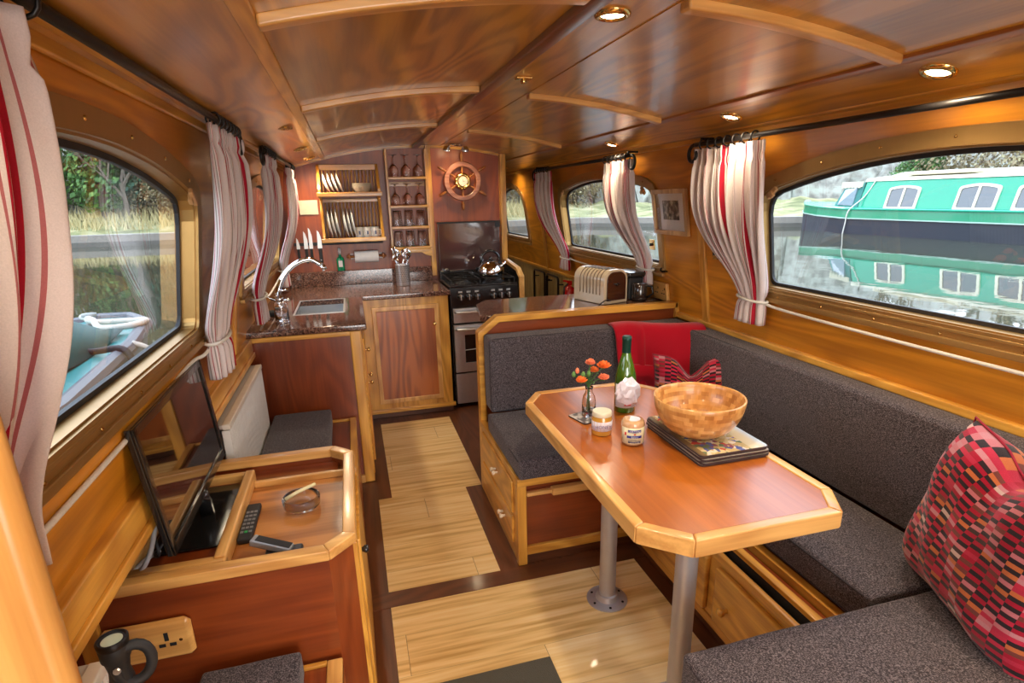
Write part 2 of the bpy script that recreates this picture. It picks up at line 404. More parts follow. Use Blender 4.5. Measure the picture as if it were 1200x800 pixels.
for side in (1, -1):
    for w in WINS[side]:
        n += 1
        yc, hw, zb, zt, a, rc = w
        o1 = arch(yc, hw, zb, zt, a, g=.052, rc=rc+.02); o2 = arch(yc, hw, zb, zt, a, g=.004, rc=rc)
        fr = struct(f'window_{n}', prism(NB(), o1, -.012, .0015, wfn(side), [o2]), BRONZE(), bevel=.003)
        o3 = arch(yc, hw, zb, zt, a, g=.009, rc=rc); o4 = arch(yc, hw, zb, zt, a, g=-.001, rc=rc)
        link('window_liner', prism(NB(), o3, -.002, .05, wfn(side), [o4]), BRONZE(), fr)
        o5 = arch(yc, hw, zb, zt, a, g=-.001, rc=rc); o6 = arch(yc, hw, zb, zt, a, g=-.014, rc=rc)
        link('window_gasket', prism(NB(), o5, .036, .048, wfn(side), [o6]), MATTBLK(), fr)
        link('window_pane', prism(NB(), o5, .041, .0412, wfn(side)), pane_mat(), fr)
        bm = NB()
        W = WR if side == 1 else WL
        for zz, d, hgt in ((zb-.052, .022, .010), (zb-.020, .014, .006)):
            x = W(zz)
            box(bm, min(x, x-side*d), max(x, x-side*d), yc-hw-.04, yc+hw+.04, zz-hgt, zz+hgt)
        link('window_sill', bm, BRONZE(), fr, bevel=.003)
        bm = NB()
        for k in range(7):
            y = yc-hw+.1+(2*hw-.2)*k/6
            for z in (zb-.035, zt-a*(y-yc)**2+.028):
                c = wfn(side)(y, z, -.013); lathe(bm, [(0, -.001), (.005, 0), (.004, .002), (0, .003)], (0, 0, 0), 8, Matrix.Translation(c) @ Matrix.Rotation(-side*PI/2, 4, 'Y'))
        link('window_screw', bm, BRASS(), fr)
        if a < .3:
            bm = NB()
            for sgn in (-1, 1):
                y = yc+sgn*(hw-.09); z = zt-a*(hw-.09)**2-.015; c = wfn(side)(y, z, -.02)
                box(bm, -.006, .006, -.028, .028, -.009, .009, Matrix.Translation(c) @ Matrix.Rotation(-sgn*.7, 4, 'X'))
                box(bm, -.012, .0, -.010, .010, -.02, .006, Matrix.Translation(c) @ Matrix.Rotation(-sgn*.7, 4, 'X'))
            link('window_catch', bm, plain('tan_catch', (.50, .26, .10), .4), fr, bevel=.003)
# lower cabin sides and hull
struct('wall_left_lower', B(-.80, -.745, YN, YF, -.05, .84), MAHOG('Y'))
struct('wall_right_lower', B(1.765, 1.82, YN, YF, -.05, .84), MAHOG('Y'))
bm = NB()
for k in range(60):
    y = 3.215+k*.058; box(bm, 1.672, 1.70, y, y+.054, 0, .885)
struct('trim_beadboard_right', bm, wood('pale_beadboard', (.30, .19, .05), (.45, .30, .09), 'Z', 1, .5, .1), bevel=.004)
# ledges on the cabin sides
struct('trim_left_ledge', B(-.775, -.515, YN, 2.93, .80, .868), OAK('Y'), bevel=.006)
struct('trim_left_ledge_lip', B(-.548, -.508, YN, 2.93, .775, .80), OAK('Y'), bevel=.004)
struct('trim_right_rail', B(1.648, 1.80, YN, 2.65, .865, .895), OAK('Y'), bevel=.006)
struct('trim_right_rail_rear', B(1.655, 1.80, 2.70, YF, .875, .900), OAK('Y'), bevel=.006)
# ceiling
prof = [(-.455+2.04*k/40, CZ(-.455+2.04*k/40)) for k in range(41)]
poly = prof+[(x, z+.05) for x, z in reversed(prof)]
struct('ceiling', prism(NB(), poly, YN, YF, lambda a, b, h: Vector((a, h, b))), CEILW('Y'))
def ribbon(x0, x1, y0, y1, d, n=20, taper=0):
    bm = NB(); pr = [(x0+(x1-x0)*k/n, CZ(x0+(x1-x0)*k/n)) for k in range(n+1)]
    poly = [(x, z+.004) for x, z in pr]+[(x, z-d*1 ) for k, (x, z) in reversed(list(enumerate(pr)))]
    return prism(bm, poly, y0, y1, lambda a, b, h: Vector((a, h, b)))
tn = 0
def trim(bm, mat, **kw):
    global tn; tn += 1
    return struct(f'trim_{tn}', bm, mat, **kw)
trim(ribbon(-.150, -.118, YN, BULK, .008, 2), OAK('Y'), bevel=.003)
trim(ribbon(.500, .545, YN, BULK, .020, 2), wood('centre_moulding', (.10, .025, .008), (.22, .06, .015), 'Y'), bevel=.006)
trim(ribbon(.705, .712, YN, BULK, .003, 2), CEILW('Y'))
trim(ribbon(1.285, 1.315, YN, YF, .008, 2), wood('dark_ceiling_edge', (.20, .06, .012), (.36, .12, .02), 'Y'), bevel=.003)
for y in (-.9, .12, 1.16, 2.16, 3.17):
    trim(ribbon(-.118, .50, y, y+.040, .020), PALEOAK('X'), bevel=.006)  # paler oak puts the lamplight on these battens into their colour
for y in (-.9, .12, 1.16, 2.25, 3.42):
    trim(ribbon(.712, 1.285, y, y+.040, .020), PALEOAK('X'), bevel=.006)  # right-hand battens likewise, their lit look carried by paler wood
for side in (1, -1):
    W = WR if side == 1 else WL
    x = W(1.75)
    trim(B(min(x, x-side*.045), max(x, x-side*.045), YN, YF, 1.738, 1.80), OAK('Y'), bevel=.01)
    trim(B(min(x, x-side*.014), max(x, x-side*.014), YN, YF, 1.712, 1.74), OAK('Y'), bevel=.004)
# vertical battens on the right side
def side_batten(side, y, z0, z1, w=.05, d=.014):
    W = WR if side == 1 else WL
    pts = []
    for z in (z0, z1):
        x = W(z); xa, xb = (x-side*d, x+side*.005)
        pts += [(xa, y-w/2, z), (xb, y-w/2, z), (xb, y+w/2, z), (xa, y+w/2, z)]
    trim(hexa(NB(), pts), OAK('Z'), bevel=.005)
side_batten(1, 2.38, .89, 1.715, .05); side_batten(-1, 2.62, .87, 1.715, .05); side_batten(1, 4.75, .89, 1.715, .04)
# floor
struct('floor', B(-.80, 1.82, YN, YF, -.06, -.002), DARKFLOOR('Y'))
bm = NB()
for r in ((.010, 1.040, -1.2, 1.870), (.008, .470, 1.963, 2.72), (.076, .56, 2.72, 3.775), (1.20, 1.66, 3.3, YF)):
    box(bm, r[0], r[1], r[2], r[3], -.004, .001)
struct('floor_bamboo_inlay', bm, bamboo())
struct('trim_floor_threshold', B(-.06, 1.10, 1.872, 1.962, -.002, .0015), DARKFLOOR('X'))
# end walls
bm = prism(NB(), [(-.80, -.05), (1.82, -.05), (1.82, 1.9), (-.80, 1.9)], YN-.05, YN, lambda a, b, h: Vector((a, h, b)), [[(-.2, .05), (1.2, .05), (1.2, 1.75), (-.2, 1.75)]])
struct('wall_stern', bm, WALLW('Z'))
struct('wall_bow', B(-.80, 1.82, YF, YF+.05, -.05, 1.95), WALLW('Z'))
# galley bulkhead, following the ceiling arc
pr = [(-.78+(1.20+.78)*k/24) for k in range(25)]
poly = [(-.78, 0), (1.20, 0)]+[(x, CZ(x)+.01) for x in reversed(pr)]
struct('wall_galley_bulkhead', prism(NB(), poly, BULK, BULK+.04, lambda a, b, h: Vector((a, h, b))), wood('bulkhead_mahogany', (.19, .032, .005), (.42, .085, .010), 'Z', .8, rough=.38, coat=.15, lines=.3, croug=.3))
bm = NB()
for k in range(24):
    x0, x1 = -.41+1.60*k/24, -.41+1.60*(k+1)/24
    hexa(bm, [(x0, BULK-.018, CZ(x0)-.016), (x1, BULK-.018, CZ(x1)-.016), (x1, BULK, CZ(x1)-.016), (x0, BULK, CZ(x0)-.016), (x0, BULK-.018, CZ(x0)+.004), (x1, BULK-.018, CZ(x1)+.004), (x1, BULK, CZ(x1)+.004), (x0, BULK, CZ(x0)+.004)])
struct('trim_galley_cornice', bm, OAK('X'))
struct('trim_galley_post_middle', B(.590, .628, BULK-.05, BULK, .93, CZ(.6)), OAK('Z'), bevel=.004)
struct('trim_galley_post_right', B(1.155, 1.20, BULK-.06, BULK+.04, 0, CZ(1.18)), OAK('Z'), bevel=.004)

# ================================================================== FURNITURE
def cushion_bm(x0, x1, y0, y1, z0, z1, puff=.012, axis='z', cuts=7):
    bm = B(x0, x1, y0, y1, z0, z1)
    bmesh.ops.subdivide_edges(bm, edges=bm.edges, cuts=cuts, use_grid_fill=True)
    cx, cy, cz = (x0+x1)/2, (y0+y1)/2, (z0+z1)/2; hx, hy, hz = (x1-x0)/2, (y1-y0)/2, (z1-z0)/2
    rnd = random.Random(int(abs(x0*1000+y0*77)))
    ph = rnd.random()*6
    for v in bm.verts:
        a, b, c = (v.co.x-cx)/hx, (v.co.y-cy)/hy, (v.co.z-cz)/hz
        w = .0018*math.sin(v.co.x*23+ph)*math.cos(v.co.y*19+ph+v.co.z*15)
        d = Vector((a*(1-b*b)*(1-c*c)*(puff*.6), b*(1-a*a)*(1-c*c)*(puff*.6), c*(1-a*a)*(1-b*b)*puff))
        if axis == 'x': d = Vector((a*(1-b*b)*(1-c*c)*puff, b*(1-a*a)*(1-c*c)*.005, c*(1-a*a)*(1-b*b)*.005))
        if axis == 'y': d = Vector((a*(1-b*b)*(1-c*c)*.005, b*(1-a*a)*(1-c*c)*puff, c*(1-a*a)*(1-b*b)*.005))
        v.co += d+Vector((0, 0, w))
    return bm
def box_cushion(name, label, dims, axis='z', group=None, cat='cushion', bev=.022, rot=None, puff=.012):
    x0, x1, y0, y1, z0, z1 = dims
    t = thing(name, label, cat, ((x0+x1)/2, (y0+y1)/2, z0), 0, group)
    link('cushion_cover', cushion_bm(*dims, axis=axis, puff=puff), tweed(), t, world=True, bevel=bev, seg=4, ang=.9)
    bm = NB(); e = .006
    def loop(pl, k):
        r = .026
        if axis == 'z': cc = [(x0-e/2+.003, y0+.003), (x1-.003, y0+.003), (x1-.003, y1-.003), (x0+.003, y1-.003)]; f = lambda a, b: (a, b, k)
        elif axis == 'y': cc = [(x0+.003, z0+.003), (x1-.003, z0+.003), (x1-.003, z1-.003), (x0+.003, z1-.003)]; f = lambda a, b: (a, k, b)
        else: cc = [(y0+.003, z0+.003), (y1-.003, z0+.003), (y1-.003, z1-.003), (y0+.003, z1-.003)]; f = lambda a, b: (k, a, b)
        pts = []
        ctr = [(cc[0][0]+r, cc[0][1]+r), (cc[1][0]-r, cc[1][1]+r), (cc[2][0]-r, cc[2][1]-r), (cc[3][0]+r, cc[3][1]-r)]
        for i, (ca, cb) in enumerate(ctr):
            for j in range(5):
                th = PI+i*PI/2+j*PI/8; pts.append(f(ca+r*math.cos(th), cb+r*math.sin(th)))
        return pts
    lo, hi = {'z': (z0, z1), 'y': (y0, y1), 'x': (x0, x1)}[axis]
    for k in (lo+.010, hi-.010): tube(bm, loop(axis, k), .0035, 6, closed=True)
    link('piping', bm, plain('piping_cloth', (.035, .03, .036), .9), t, world=True, smooth=True)
    if rot:
        t.rotation_euler = rot
    return t

# ---- peninsula: seat base, back board and worktop
SZ = .395
t = thing('dinette_seat_base', 'oak and mahogany end seat base with two small drawers facing the aisle', 'seat base', (1.1, 2.35, 0))
link('seat_deck', B(.57, 1.66, 1.985, 2.65, SZ-.02, SZ), OAK('X'), t, world=True, bevel=.003)
link('seat_deck_edge', B(.552, 1.20, 1.965, 1.995, SZ-.022, SZ+.012), OAK('X'), t, world=True, bevel=.004)
link('seat_deck_edge', B(.552, .58, 1.995, 2.65, SZ-.022, SZ+.012), OAK('Y'), t, world=True, bevel=.004)
link('corner_post', B(.552, .592, 1.968, 2.005, 0, SZ-.022), OAK('Z'), t, world=True, bevel=.004)
link('front_panel', B(.592, 1.66, 1.985, 1.995, .085, SZ-.05), MAHOG('X'), t, world=True)
link('front_panel', B(.592, 1.66, 1.995, 2.005, SZ-.06, SZ-.02), MAHOG('X'), t, world=True)
link('bottom_rail', B(.592, 1.66, 1.970, 1.990, .045, .085), OAK('X'), t, world=True, bevel=.003)
link('plinth', B(.56, 1.66, 1.980, 1.992, 0, .047), DARKFLOOR('X'), t, world=True)
bm = B(.592, 1.20, 1.962, 1.985, .325, .343); box(bm, .70, 1.10, 1.952, 1.985, .318, .350)
link('pull_out_slat', bm, PALEOAK('X'), t, world=True, bevel=.005)
link('side_frame', B(.556, .566, 2.00, 2.64, .055, SZ-.02), OAK('Y'), t, world=True)
link('side_plinth', B(.558, .568, 2.0, 2.65, 0, .055), OAK('Y'), t, world=True)
for z0, z1 in ((.215, .365), (.07, .20)):
    dr = link('drawer', B(.546, .560, 2.04, 2.60, z0, z1), OAK('Y'), t, world=True, bevel=.006)
    for y in ([2.30] if z0 > .2 else [2.30]):
        for dy in (-.018, .018):
            k = lathe(NB(), [(0, -.026), (.009, -.025), (.012, -.018), (.006, -.008), (.006, 0)], (.546, y+dy-.12*(z0 < .2), (z0+z1)/2), 12, Matrix.Rotation(PI/2, 4, 'Y'))
            link('knob', k, plain('pale_knob', (.80, .66, .46), .3), dr, world=True, smooth=True)
t = thing('dinette_back_board', 'oak-edged mahogany back board with clipped corner behind the end seat', 'partition', (1.1, 2.67, 0))
path = [(.556, 0), (.556, .868), (.655, .945), (1.665, .945)]
inner = offset_path(path, -.032)
poly = list(path)+list(reversed(inner))
link('oak_edging', prism(NB(), poly, 2.640, 2.700, lambda a, b, h: Vector((a, h, b))), OAK('X'), t, world=True, bevel=.004)
link('end_edging', B(1.645, 1.675, 2.640, 2.70, .86, .944), OAK('Z'), t, world=True, bevel=.003)
link('panel', prism(NB(), [inner[0], inner[1], inner[2], (1.66, inner[3][1]), (1.66, 0)], 2.655, 2.690, lambda a, b, h: Vector((a, h, b))), MAHOG('X'), t, world=True)
t = thing('peninsula_worktop', 'polished brown granite worktop behind the dinette back board', 'worktop', (1.1, 2.95, 0))
poly = [(.655, 2.70), (1.665, 2.70), (1.665, 3.20), (.72, 3.20), (.645, 3.08), (.600, 2.78)]
link('granite_slab', prism(NB(), poly, .895, .930), granite(), t, world=True, bevel=.006)
link('cupboard', B(.72, 1.655, 2.70, 3.16, 0, .895), TEAK('Z'), t, world=True)

# ---- end backrest and seat cushions
box_cushion('backrest_cushion', 'long charcoal backrest cushion against the mahogany back board', (.582, 1.655, 2.51, 2.638, .49, .862), 'y', 'dinette backrest cushions')
box_cushion('backrest_cushion', 'long charcoal backrest cushion along the right cabin side under the big window', (1.545, 1.655, .32, 2.50, .50, .868), 'x', 'dinette backrest cushions')
box_cushion('seat_cushion', 'charcoal seat cushion at the far end of the table over the drawers', (.560, 1.190, 1.955, 2.505, SZ+.012, .495), 'z', 'dinette seat cushions', bev=.03)
box_cushion('seat_cushion', 'long charcoal seat cushion along the right cabin side beside the table', (1.198, 1.548, .925, 2.505, SZ+.0, .495), 'z', 'dinette seat cushions', bev=.028)
box_cushion('seat_cushion', 'near charcoal seat cushion at the bottom right of the photo', (.635, 1.545, .22, .902, SZ, .497), 'z', 'dinette seat cushions', bev=.03, puff=.01)

# ---- right bench base with drawers and sliding deck rails
t = thing('side_bench_base', 'golden oak bench base with wide drawers and slotted slide-out deck', 'seat base', (1.4, 1.4, 0))
link('plinth', B(1.098, 1.112, .9, 1.975, 0, .075), DARKFLOOR('Y'), t, world=True)
link('bottom_rail', B(1.062, 1.10, .5, 1.968, .07, .105), OAK('Y'), t, world=True, bevel=.004)
link('front_rail', B(1.062, 1.082, .5, 1.968, .335, .366), OAK('Y'), t, world=True, bevel=.004)
link('front_frame', B(1.068, 1.082, .5, 1.968, .105, .335), OAK('Y'), t, world=True)
for y0, y1 in ((.62, 1.345), (1.395, 1.93)):
    dr = link('drawer', B(1.048, 1.07, y0, y1, .118, .325), OAK('Y'), t, world=True, bevel=.007)
    k = lathe(NB(), [(0, -.034), (.010, -.033), (.015, -.026), (.013, -.018), (.007, -.010), (.009, 0)], (1.048, (1.27 if y0 < 1 else 1.66), .21), 14, Matrix.Rotation(PI/2, 4, 'Y'))
    link('knob', k, OAK('X'), dr, world=True, smooth=True)
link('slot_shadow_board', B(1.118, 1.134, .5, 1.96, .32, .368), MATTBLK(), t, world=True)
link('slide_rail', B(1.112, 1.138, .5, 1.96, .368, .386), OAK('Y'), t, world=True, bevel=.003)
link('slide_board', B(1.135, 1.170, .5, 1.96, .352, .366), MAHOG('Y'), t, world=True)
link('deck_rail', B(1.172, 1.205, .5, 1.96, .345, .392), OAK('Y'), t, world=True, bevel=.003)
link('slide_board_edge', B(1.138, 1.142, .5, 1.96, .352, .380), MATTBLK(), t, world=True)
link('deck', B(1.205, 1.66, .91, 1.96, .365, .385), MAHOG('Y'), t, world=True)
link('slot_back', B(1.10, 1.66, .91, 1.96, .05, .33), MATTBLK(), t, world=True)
t = thing('near_bench_base', 'near seat base carrying the charcoal cushion at bottom right', 'seat base', (1.1, .55, 0))
link('deck', B(.62, 1.66, .2, .895, .35, .390), OAK('X'), t, world=True, bevel=.004)
link('front_panel', B(.66, 1.66, .86, .875, 0, .35), MAHOG('X'), t, world=True)
link('side_panel', B(.645, .66, .2, .875, 0, .35), OAK('Y'), t, world=True)

# ---- dinette table
TZ = .752
oct_ = [(.680, .946), (1.088, .946), (1.150, 1.045), (1.150, 1.90), (1.060, 2.035), (.655, 2.035), (.578, 1.925), (.578, 1.040)]
t = thing('dinette_table', 'clipped-corner table with varnished cherry top and pale oak edging on grey poles', 'table', (.86, 1.49, 0))
closed = oct_+[oct_[0], oct_[1]]
def inset(poly, d):
    n = len(poly); out = []
    for i in range(n):
        a, b, c = Vector(poly[i-1]), Vector(poly[i]), Vector(poly[(i+1) % n])
        n1 = (b-a).normalized(); n2 = (c-b).normalized(); v = Vector((-n1.y, n1.x))+Vector((-n2.y, n2.x)); v.normalize()
        out.append(tuple(b+v*(d/v.dot(Vector((-n1.y, n1.x))))))
    return out
ins = inset(oct_, .030)
for i in range(8):
    j = (i+1) % 8; ax = 'X' if abs(oct_[i][1]-oct_[j][1]) < abs(oct_[i][0]-oct_[j][0]) else 'Y'
    link('edge_moulding', prism(NB(), [oct_[i], oct_[j], ins[j], ins[i]], TZ-.046, TZ+.002), PALEOAK(ax), t, world=True, bevel=.005)
link('tabletop', prism(NB(), inset(oct_, .028), TZ-.03, TZ-.002), CHERRY('Y'), t, world=True)
for y in (1.178, 1.672):
    pm = plain('grey_pole_metal', (.55, .54, .55), .4, .6)
    leg = link('pole', lathe(NB(), [(.0, .006), (.031, .006), (.031, TZ-.03), (0, TZ-.03)], (.822, y, 0), 32), pm, t, world=True, smooth=False, bevel=.001)
    link('floor_flange', lathe(NB(), [(0, .001), (.078, .001), (.078, .006), (.045, .011), (.038, .03), (.031, .032)], (.822, y, 0), 36), pm, leg, world=True, bevel=.001)
    for k in range(6):
        a = k*PI/3+.3; link('screw', lathe(NB(), [(0, .0105), (.005, .0102), (.005, .008)], (.822+.062*math.cos(a), y+.062*math.sin(a), 0), 8), IRON(), leg, world=True)
    link('table_socket', lathe(NB(), [(.031, TZ-.07), (.042, TZ-.068), (.07, TZ-.045), (.0, TZ-.045)], (.822, y, 0), 24), pm, leg, world=True, smooth=True)

# ================================================================== GALLEY
t = thing('sink_counter_unit', 'mahogany sink unit with oak corner post and side doors with brass knobs', 'cabinet', (-.35, 3.4, 0))
link('end_panel', B(-.745, -.05, 2.955, 2.975, 0, .865), MAHOG('Z'), t, world=True)
link('end_rail', B(-.53, .0, 2.945, 2.965, .838, .862), OAK('X'), t, world=True, bevel=.003)
link('corner_post', B(-.052, .002, 2.940, 2.985, 0, .862), OAK('Z'), t, world=True, bevel=.005)
link('foot_rail', B(-.12, -.05, 2.935, 2.96, 0, .045), PALEOAK('X'), t, world=True, bevel=.003)
link('carcase', B(-.60, -.004, 2.985, 4.46, 0, .735), MAHOG('Z'), t, world=True)
link('side_frame', B(-.004, .006, 2.985, 3.90, .03, .862), OAK('Y'), t, world=True)
for y0, y1, kz in ((3.02, 3.42, .69), (3.46, 3.86, .52)):
    d = link('door', B(.004, .018, y0, y1, .09, .80), OAK('Z'), t, world=True, bevel=.005)
    link('door_panel', B(.012, .021, y0+.06, y1-.06, .16, .74), TEAK('Z'), d, world=True)
for y, z in ((3.10, .72), (3.13, .565), (3.10, .53)):
    link('knob', lathe(NB(), [(0, .028), (.010, .026), (.013, .018), (.006, .010), (.008, 0)], (.018, y, z), 14, Matrix.Rotation(PI/2, 4, 'Y')), BRASS(), t, world=True, smooth=True)
t = thing('galley_cupboard', 'galley cupboard with single teak-panelled door and brass knob beside the cooker', 'cabinet', (.31, 4.2, 0))
link('carcase', B(.02, .615, 3.90, 4.46, .04, .865), MAHOG('Z'), t, world=True)
link('face_frame', prism(NB(), [(.024, .045), (.614, .045), (.614, .866), (.024, .866)], 3.875, 3.90, lambda a, b, h: Vector((a, h, b)), [[(.10, .13), (.53, .13), (.53, .80), (.10, .80)]]), OAK('Z'), t, world=True, bevel=.003)
link('plinth', B(.02, .615, 3.90, 3.92, 0, .05), DARKFLOOR('X'), t, world=True)
link('base_moulding', B(.005, .63, 3.862, 3.88, .045, .075), OAK('X'), t, world=True, bevel=.004)
d = link('door', prism(NB(), [(.088, .118), (.542, .118), (.542, .812), (.088, .812)], 3.858, 3.876, lambda a, b, h: Vector((a, h, b)), [[(.118, .150), (.512, .150), (.512, .780), (.118, .780)]]), PALEOAK('Z'), t, world=True, bevel=.004)
link('door_panel', B(.116, .514, 3.862, 3.872, .148, .782), TEAK('Z'), d, world=True)
k = lathe(NB(), [(0, .030), (.010, .028), (.014, .020), (.007, .010), (.010, 0)], (.505, 3.858, .675), 14, Matrix.Rotation(PI/2, 4, 'X'))
link('knob', k, BRASS(), d, world=True, smooth=True)
# granite worktop with sink cut-out
t = thing('galley_worktop', 'L-shaped polished brown granite worktop with inset steel sink', 'worktop', (-.2, 3.7, .865))
outer = [(-.545, 2.925), (.035, 2.925), (.035, 3.84), (.628, 3.84), (.628, 4.465), (-.545, 4.465)]
link('granite_slab', prism(NB(), outer, .866, .900, None, [[(-.345, 3.30), (-.075, 3.30), (-.075, 3.78), (-.345, 3.78)]]), granite(), t, world=True, bevel=.007)
link('granite_upstand', B(-.46, .590, 4.42, 4.466, .900, 1.005), granite(), t, world=True, bevel=.003)
bm = NB()
for x in (-.48, -.44, -.40): box(bm, x, x+.008, 2.96, 3.24, .8995, .9012)
link('drainer_groove', bm, plain('pale_groove', (.45, .36, .32), .1), t, world=True)
bm = NB()
x0, x1, y0, y1 = -.36, -.06, 3.285, 3.795
for a in ((x0, x1, y0, y1, .74, .743), (x0, x0+.003, y0, y1, .743, .868), (x1-.003, x1, y0, y1, .743, .868), (x0, x1, y0, y0+.003, .743, .868), (x0, x1, y1-.003, y1, .743, .868)): box(bm, *a)
sk = link('sink_bowl', bm, plain('sink_steel', (.60, .64, .68), .38, .65), t, world=True)
link('sink_rim', prism(NB(), [(-.350, 3.295), (-.07, 3.295), (-.07, 3.785), (-.350, 3.785)], .8995, .9025, None, [[(-.340, 3.305), (-.080, 3.305), (-.080, 3.775), (-.340, 3.775)]]), STEEL(), sk, world=True)
# mixer tap
t = thing('mixer_tap', 'chrome swan-neck mixer tap curving over the granite sink', 'tap', (-.44, 3.42, .90))
cx_, cy_ = -.43, 3.42
link('tap_body', lathe(NB(), [(0, 0), (.032, 0), (.034, .008), (.024, .02), (.022, .07), (.026, .085), (.02, .10), (0, .102)], (cx_, cy_, .90), 20), CHROME(), t, world=True, smooth=True)
pts = []
for k in range(26):
    a = k/25; pts.append((cx_+.26*a**1.5+.0, cy_+.02*a, .99+.20*math.sin(min(1, a*1.05)*PI*.58)-(.03*max(0, a-.85)/.15)))
link('tap_spout', tube(NB(), pts, .013, 12, rs=[.016-.003*k/25 for k in range(26)]), CHROME(), t, world=True, smooth=True)
link('tap_nozzle', tube(NB(), [pts[-1], (pts[-1][0]+.012, pts[-1][1], pts[-1][2]-.028)], .015, 12), CHROME(), t, world=True, smooth=True)
for sx, dz in ((-1, .03), (1, .0)):
    link('tap_lever', tube(NB(), [(cx_, cy_-.02, .965), (cx_+sx*.03, cy_-.035, .972+dz*.5), (cx_+sx*.065, cy_-.05, .98+dz)], .006, 8), CHROME(), t, world=True, smooth=True)
# soap dispenser bottle
t = thing('soap_dispenser', 'clear cylindrical soap dispenser with chrome collar beside the sink', 'soap dispenser', (-.385, 3.12, .90))
c = (-.385, 3.12, .90)
link('bottle', lathe(NB(), [(0, .002), (.034, .002), (.036, .008), (.034, .10), (.030, .112), (.014, .118), (.0125, .115), (.028, .108), (.032, .10), (.033, .012), (0, .010)], c, 28), GLASS(), t, world=True, smooth=True)
link('foot', lathe(NB(), [(0, 0), (.038, 0), (.038, .006), (.034, .010), (0, .010)], c, 24), CHROME(), t, world=True, smooth=True)
link('collar', lathe(NB(), [(.0, .115), (.018, .115), (.020, .120), (.018, .138), (.008, .142), (.006, .160), (0, .160)], c, 20), CHROME(), t, world=True, smooth=True)
link('pump_spout', tube(NB(), [(c[0], c[1], 1.058), (c[0]+.005, c[1], 1.068), (c[0]+.05, c[1], 1.066)], .005, 8), CHROME(), t, world=True, smooth=True)
bm = NB(); bm_ = plain('dark_sponge', (.03, .035, .04), .8)
solo('scouring_sponge', box(bm, -.50, -.42, 3.30, 3.38, .901, .925), bm_, 'dark scouring sponge behind the soap dispenser by the window', 'sponge', bevel=.008)

# ---- cooker
t = thing('gas_cooker', 'black and stainless gas cooker with raised brown glass lid', 'cooker', (.89, 4.2, 0))
X0, X1, Y0 = .640, 1.145, 3.935
link('body', B(X0, X1, Y0+.015, 4.44, .02, .905), BLACK(), t, world=True, bevel=.004)
link('control_panel', hexa(NB(), [(X0, Y0, .765), (X1, Y0, .765), (X1, Y0+.04, .765), (X0, Y0+.04, .765), (X0, Y0+.012, .900), (X1, Y0+.012, .900), (X1, Y0+.04, .900), (X0, Y0+.04, .900)]), BLACK(), t, world=True, bevel=.004)
link('hob', B(X0+.004, X1-.004, Y0+.01, 4.42, .900, .912), BLACK(), t, world=True, bevel=.003)
for k, x in enumerate((.715, .775, .835, .955, 1.012, 1.07)):
    kb = link('control_knob', lathe(NB(), [(0, .030), (.017, .029), (.022, .022), (.024, .004), (.024, 0)], (x, Y0+.004, .830), 18, Matrix.Rotation(PI/2, 4, 'X')), BLACK(), t, world=True, smooth=True)
    link('pointer', B(x-.003, x+.003, Y0-.029, Y0-.020, .812, .85), STEEL(), kb, world=True)
    link('mark_plate', B(x-.014, x+.014, Y0+.004, Y0+.007, .860, .872), plain('pale_marking', (.5, .48, .45), .5), kb, world=True)
link('grill_door', B(X0+.015, X1-.01, Y0-.01, Y0+.015, .645, .750), STEEL(), t, world=True, bevel=.004)
link('grill_handle', tube(NB(), [(X0+.03, Y0-.012, .725), (X0+.035, Y0-.045, .728), (X1-.035, Y0-.045, .728), (X1-.03, Y0-.012, .725)], .011, 10), STEEL(), t, world=True, smooth=True)
dr = link('oven_door', prism(NB(), [(X0+.015, .275), (X1-.01, .275), (X1-.01, .63), (X0+.015, .63)], Y0-.012, Y0+.015, lambda a, b, h: Vector((a, h, b)), [[(X0+.09, .345), (X1-.09, .345), (X1-.09, .555), (X0+.09, .555)]]), STEEL(), t, world=True, bevel=.003)
link('oven_window', B(X0+.085, X1-.085, Y0-.003, Y0+.006, .34, .56), BLACK(), dr, world=True)
link('oven_handle', tube(NB(), [(X0+.03, Y0-.012, .60), (X0+.035, Y0-.045, .603), (X1-.035, Y0-.045, .603), (X1-.03, Y0-.012, .60)], .011, 10), STEEL(), dr, world=True, smooth=True)
link('oven_rack', tube(NB(), [(X0+.09, Y0-.005, .44), (X0+.2, Y0-.005, .445), (X1-.09, Y0-.005, .44)], .003, 6), STEEL(), dr, world=True)
link('lower_drawer', B(X0+.015, X1-.01, Y0-.008, Y0+.015, .03, .262), STEEL(), t, world=True, bevel=.003)
for bx, by, r in ((.765, 4.06, .038), (1.02, 4.06, .032), (.765, 4.29, .032), (1.02, 4.29, .045)):
    bn = link('burner', lathe(NB(), [(r+.02, .912), (r+.015, .918), (r, .918), (r, .928), (r*.8, .934), (0, .934)], (bx, by, 0), 20), MATTBLK(), t, world=True, smooth=True)
bm = NB()
for bx in (.765, 1.02):
    for (a, b_) in ((3.97, 4.38),):
        for x in (bx-.105, bx+.105): tube(bm, [(x, a, .915), (x, a, .945), (x, b_, .945), (x, b_, .915)], .005, 6)
    for y in (3.97, 4.06, 4.175, 4.29, 4.38):
        tube(bm, [(bx-.105, y, .945), (bx-.03, y, .948), (bx+.03, y, .948), (bx+.105, y, .945)], .005, 6)
link('pan_support', bm, IRON(), t, world=True)
ld = link('glass_lid', B(.648, 1.135, 4.405, 4.412, .965, 1.325), plain('brown_tinted_glass', (.065, .028, .026), .10, coat=1, spec=.8), t, world=True, bevel=.003)
bm = NB(); box(bm, .642, 1.141, 4.400, 4.416, 1.322, 1.334); box(bm, 1.10, 1.14, 4.398, 4.412, 1.285, 1.325)
link('lid_trim', bm, MATTBLK(), ld, world=True, bevel=.002)
link('back_guard', B(.642, 1.141, 4.38, 4.44, .905, .968), BLACK(), t, world=True, bevel=.006)
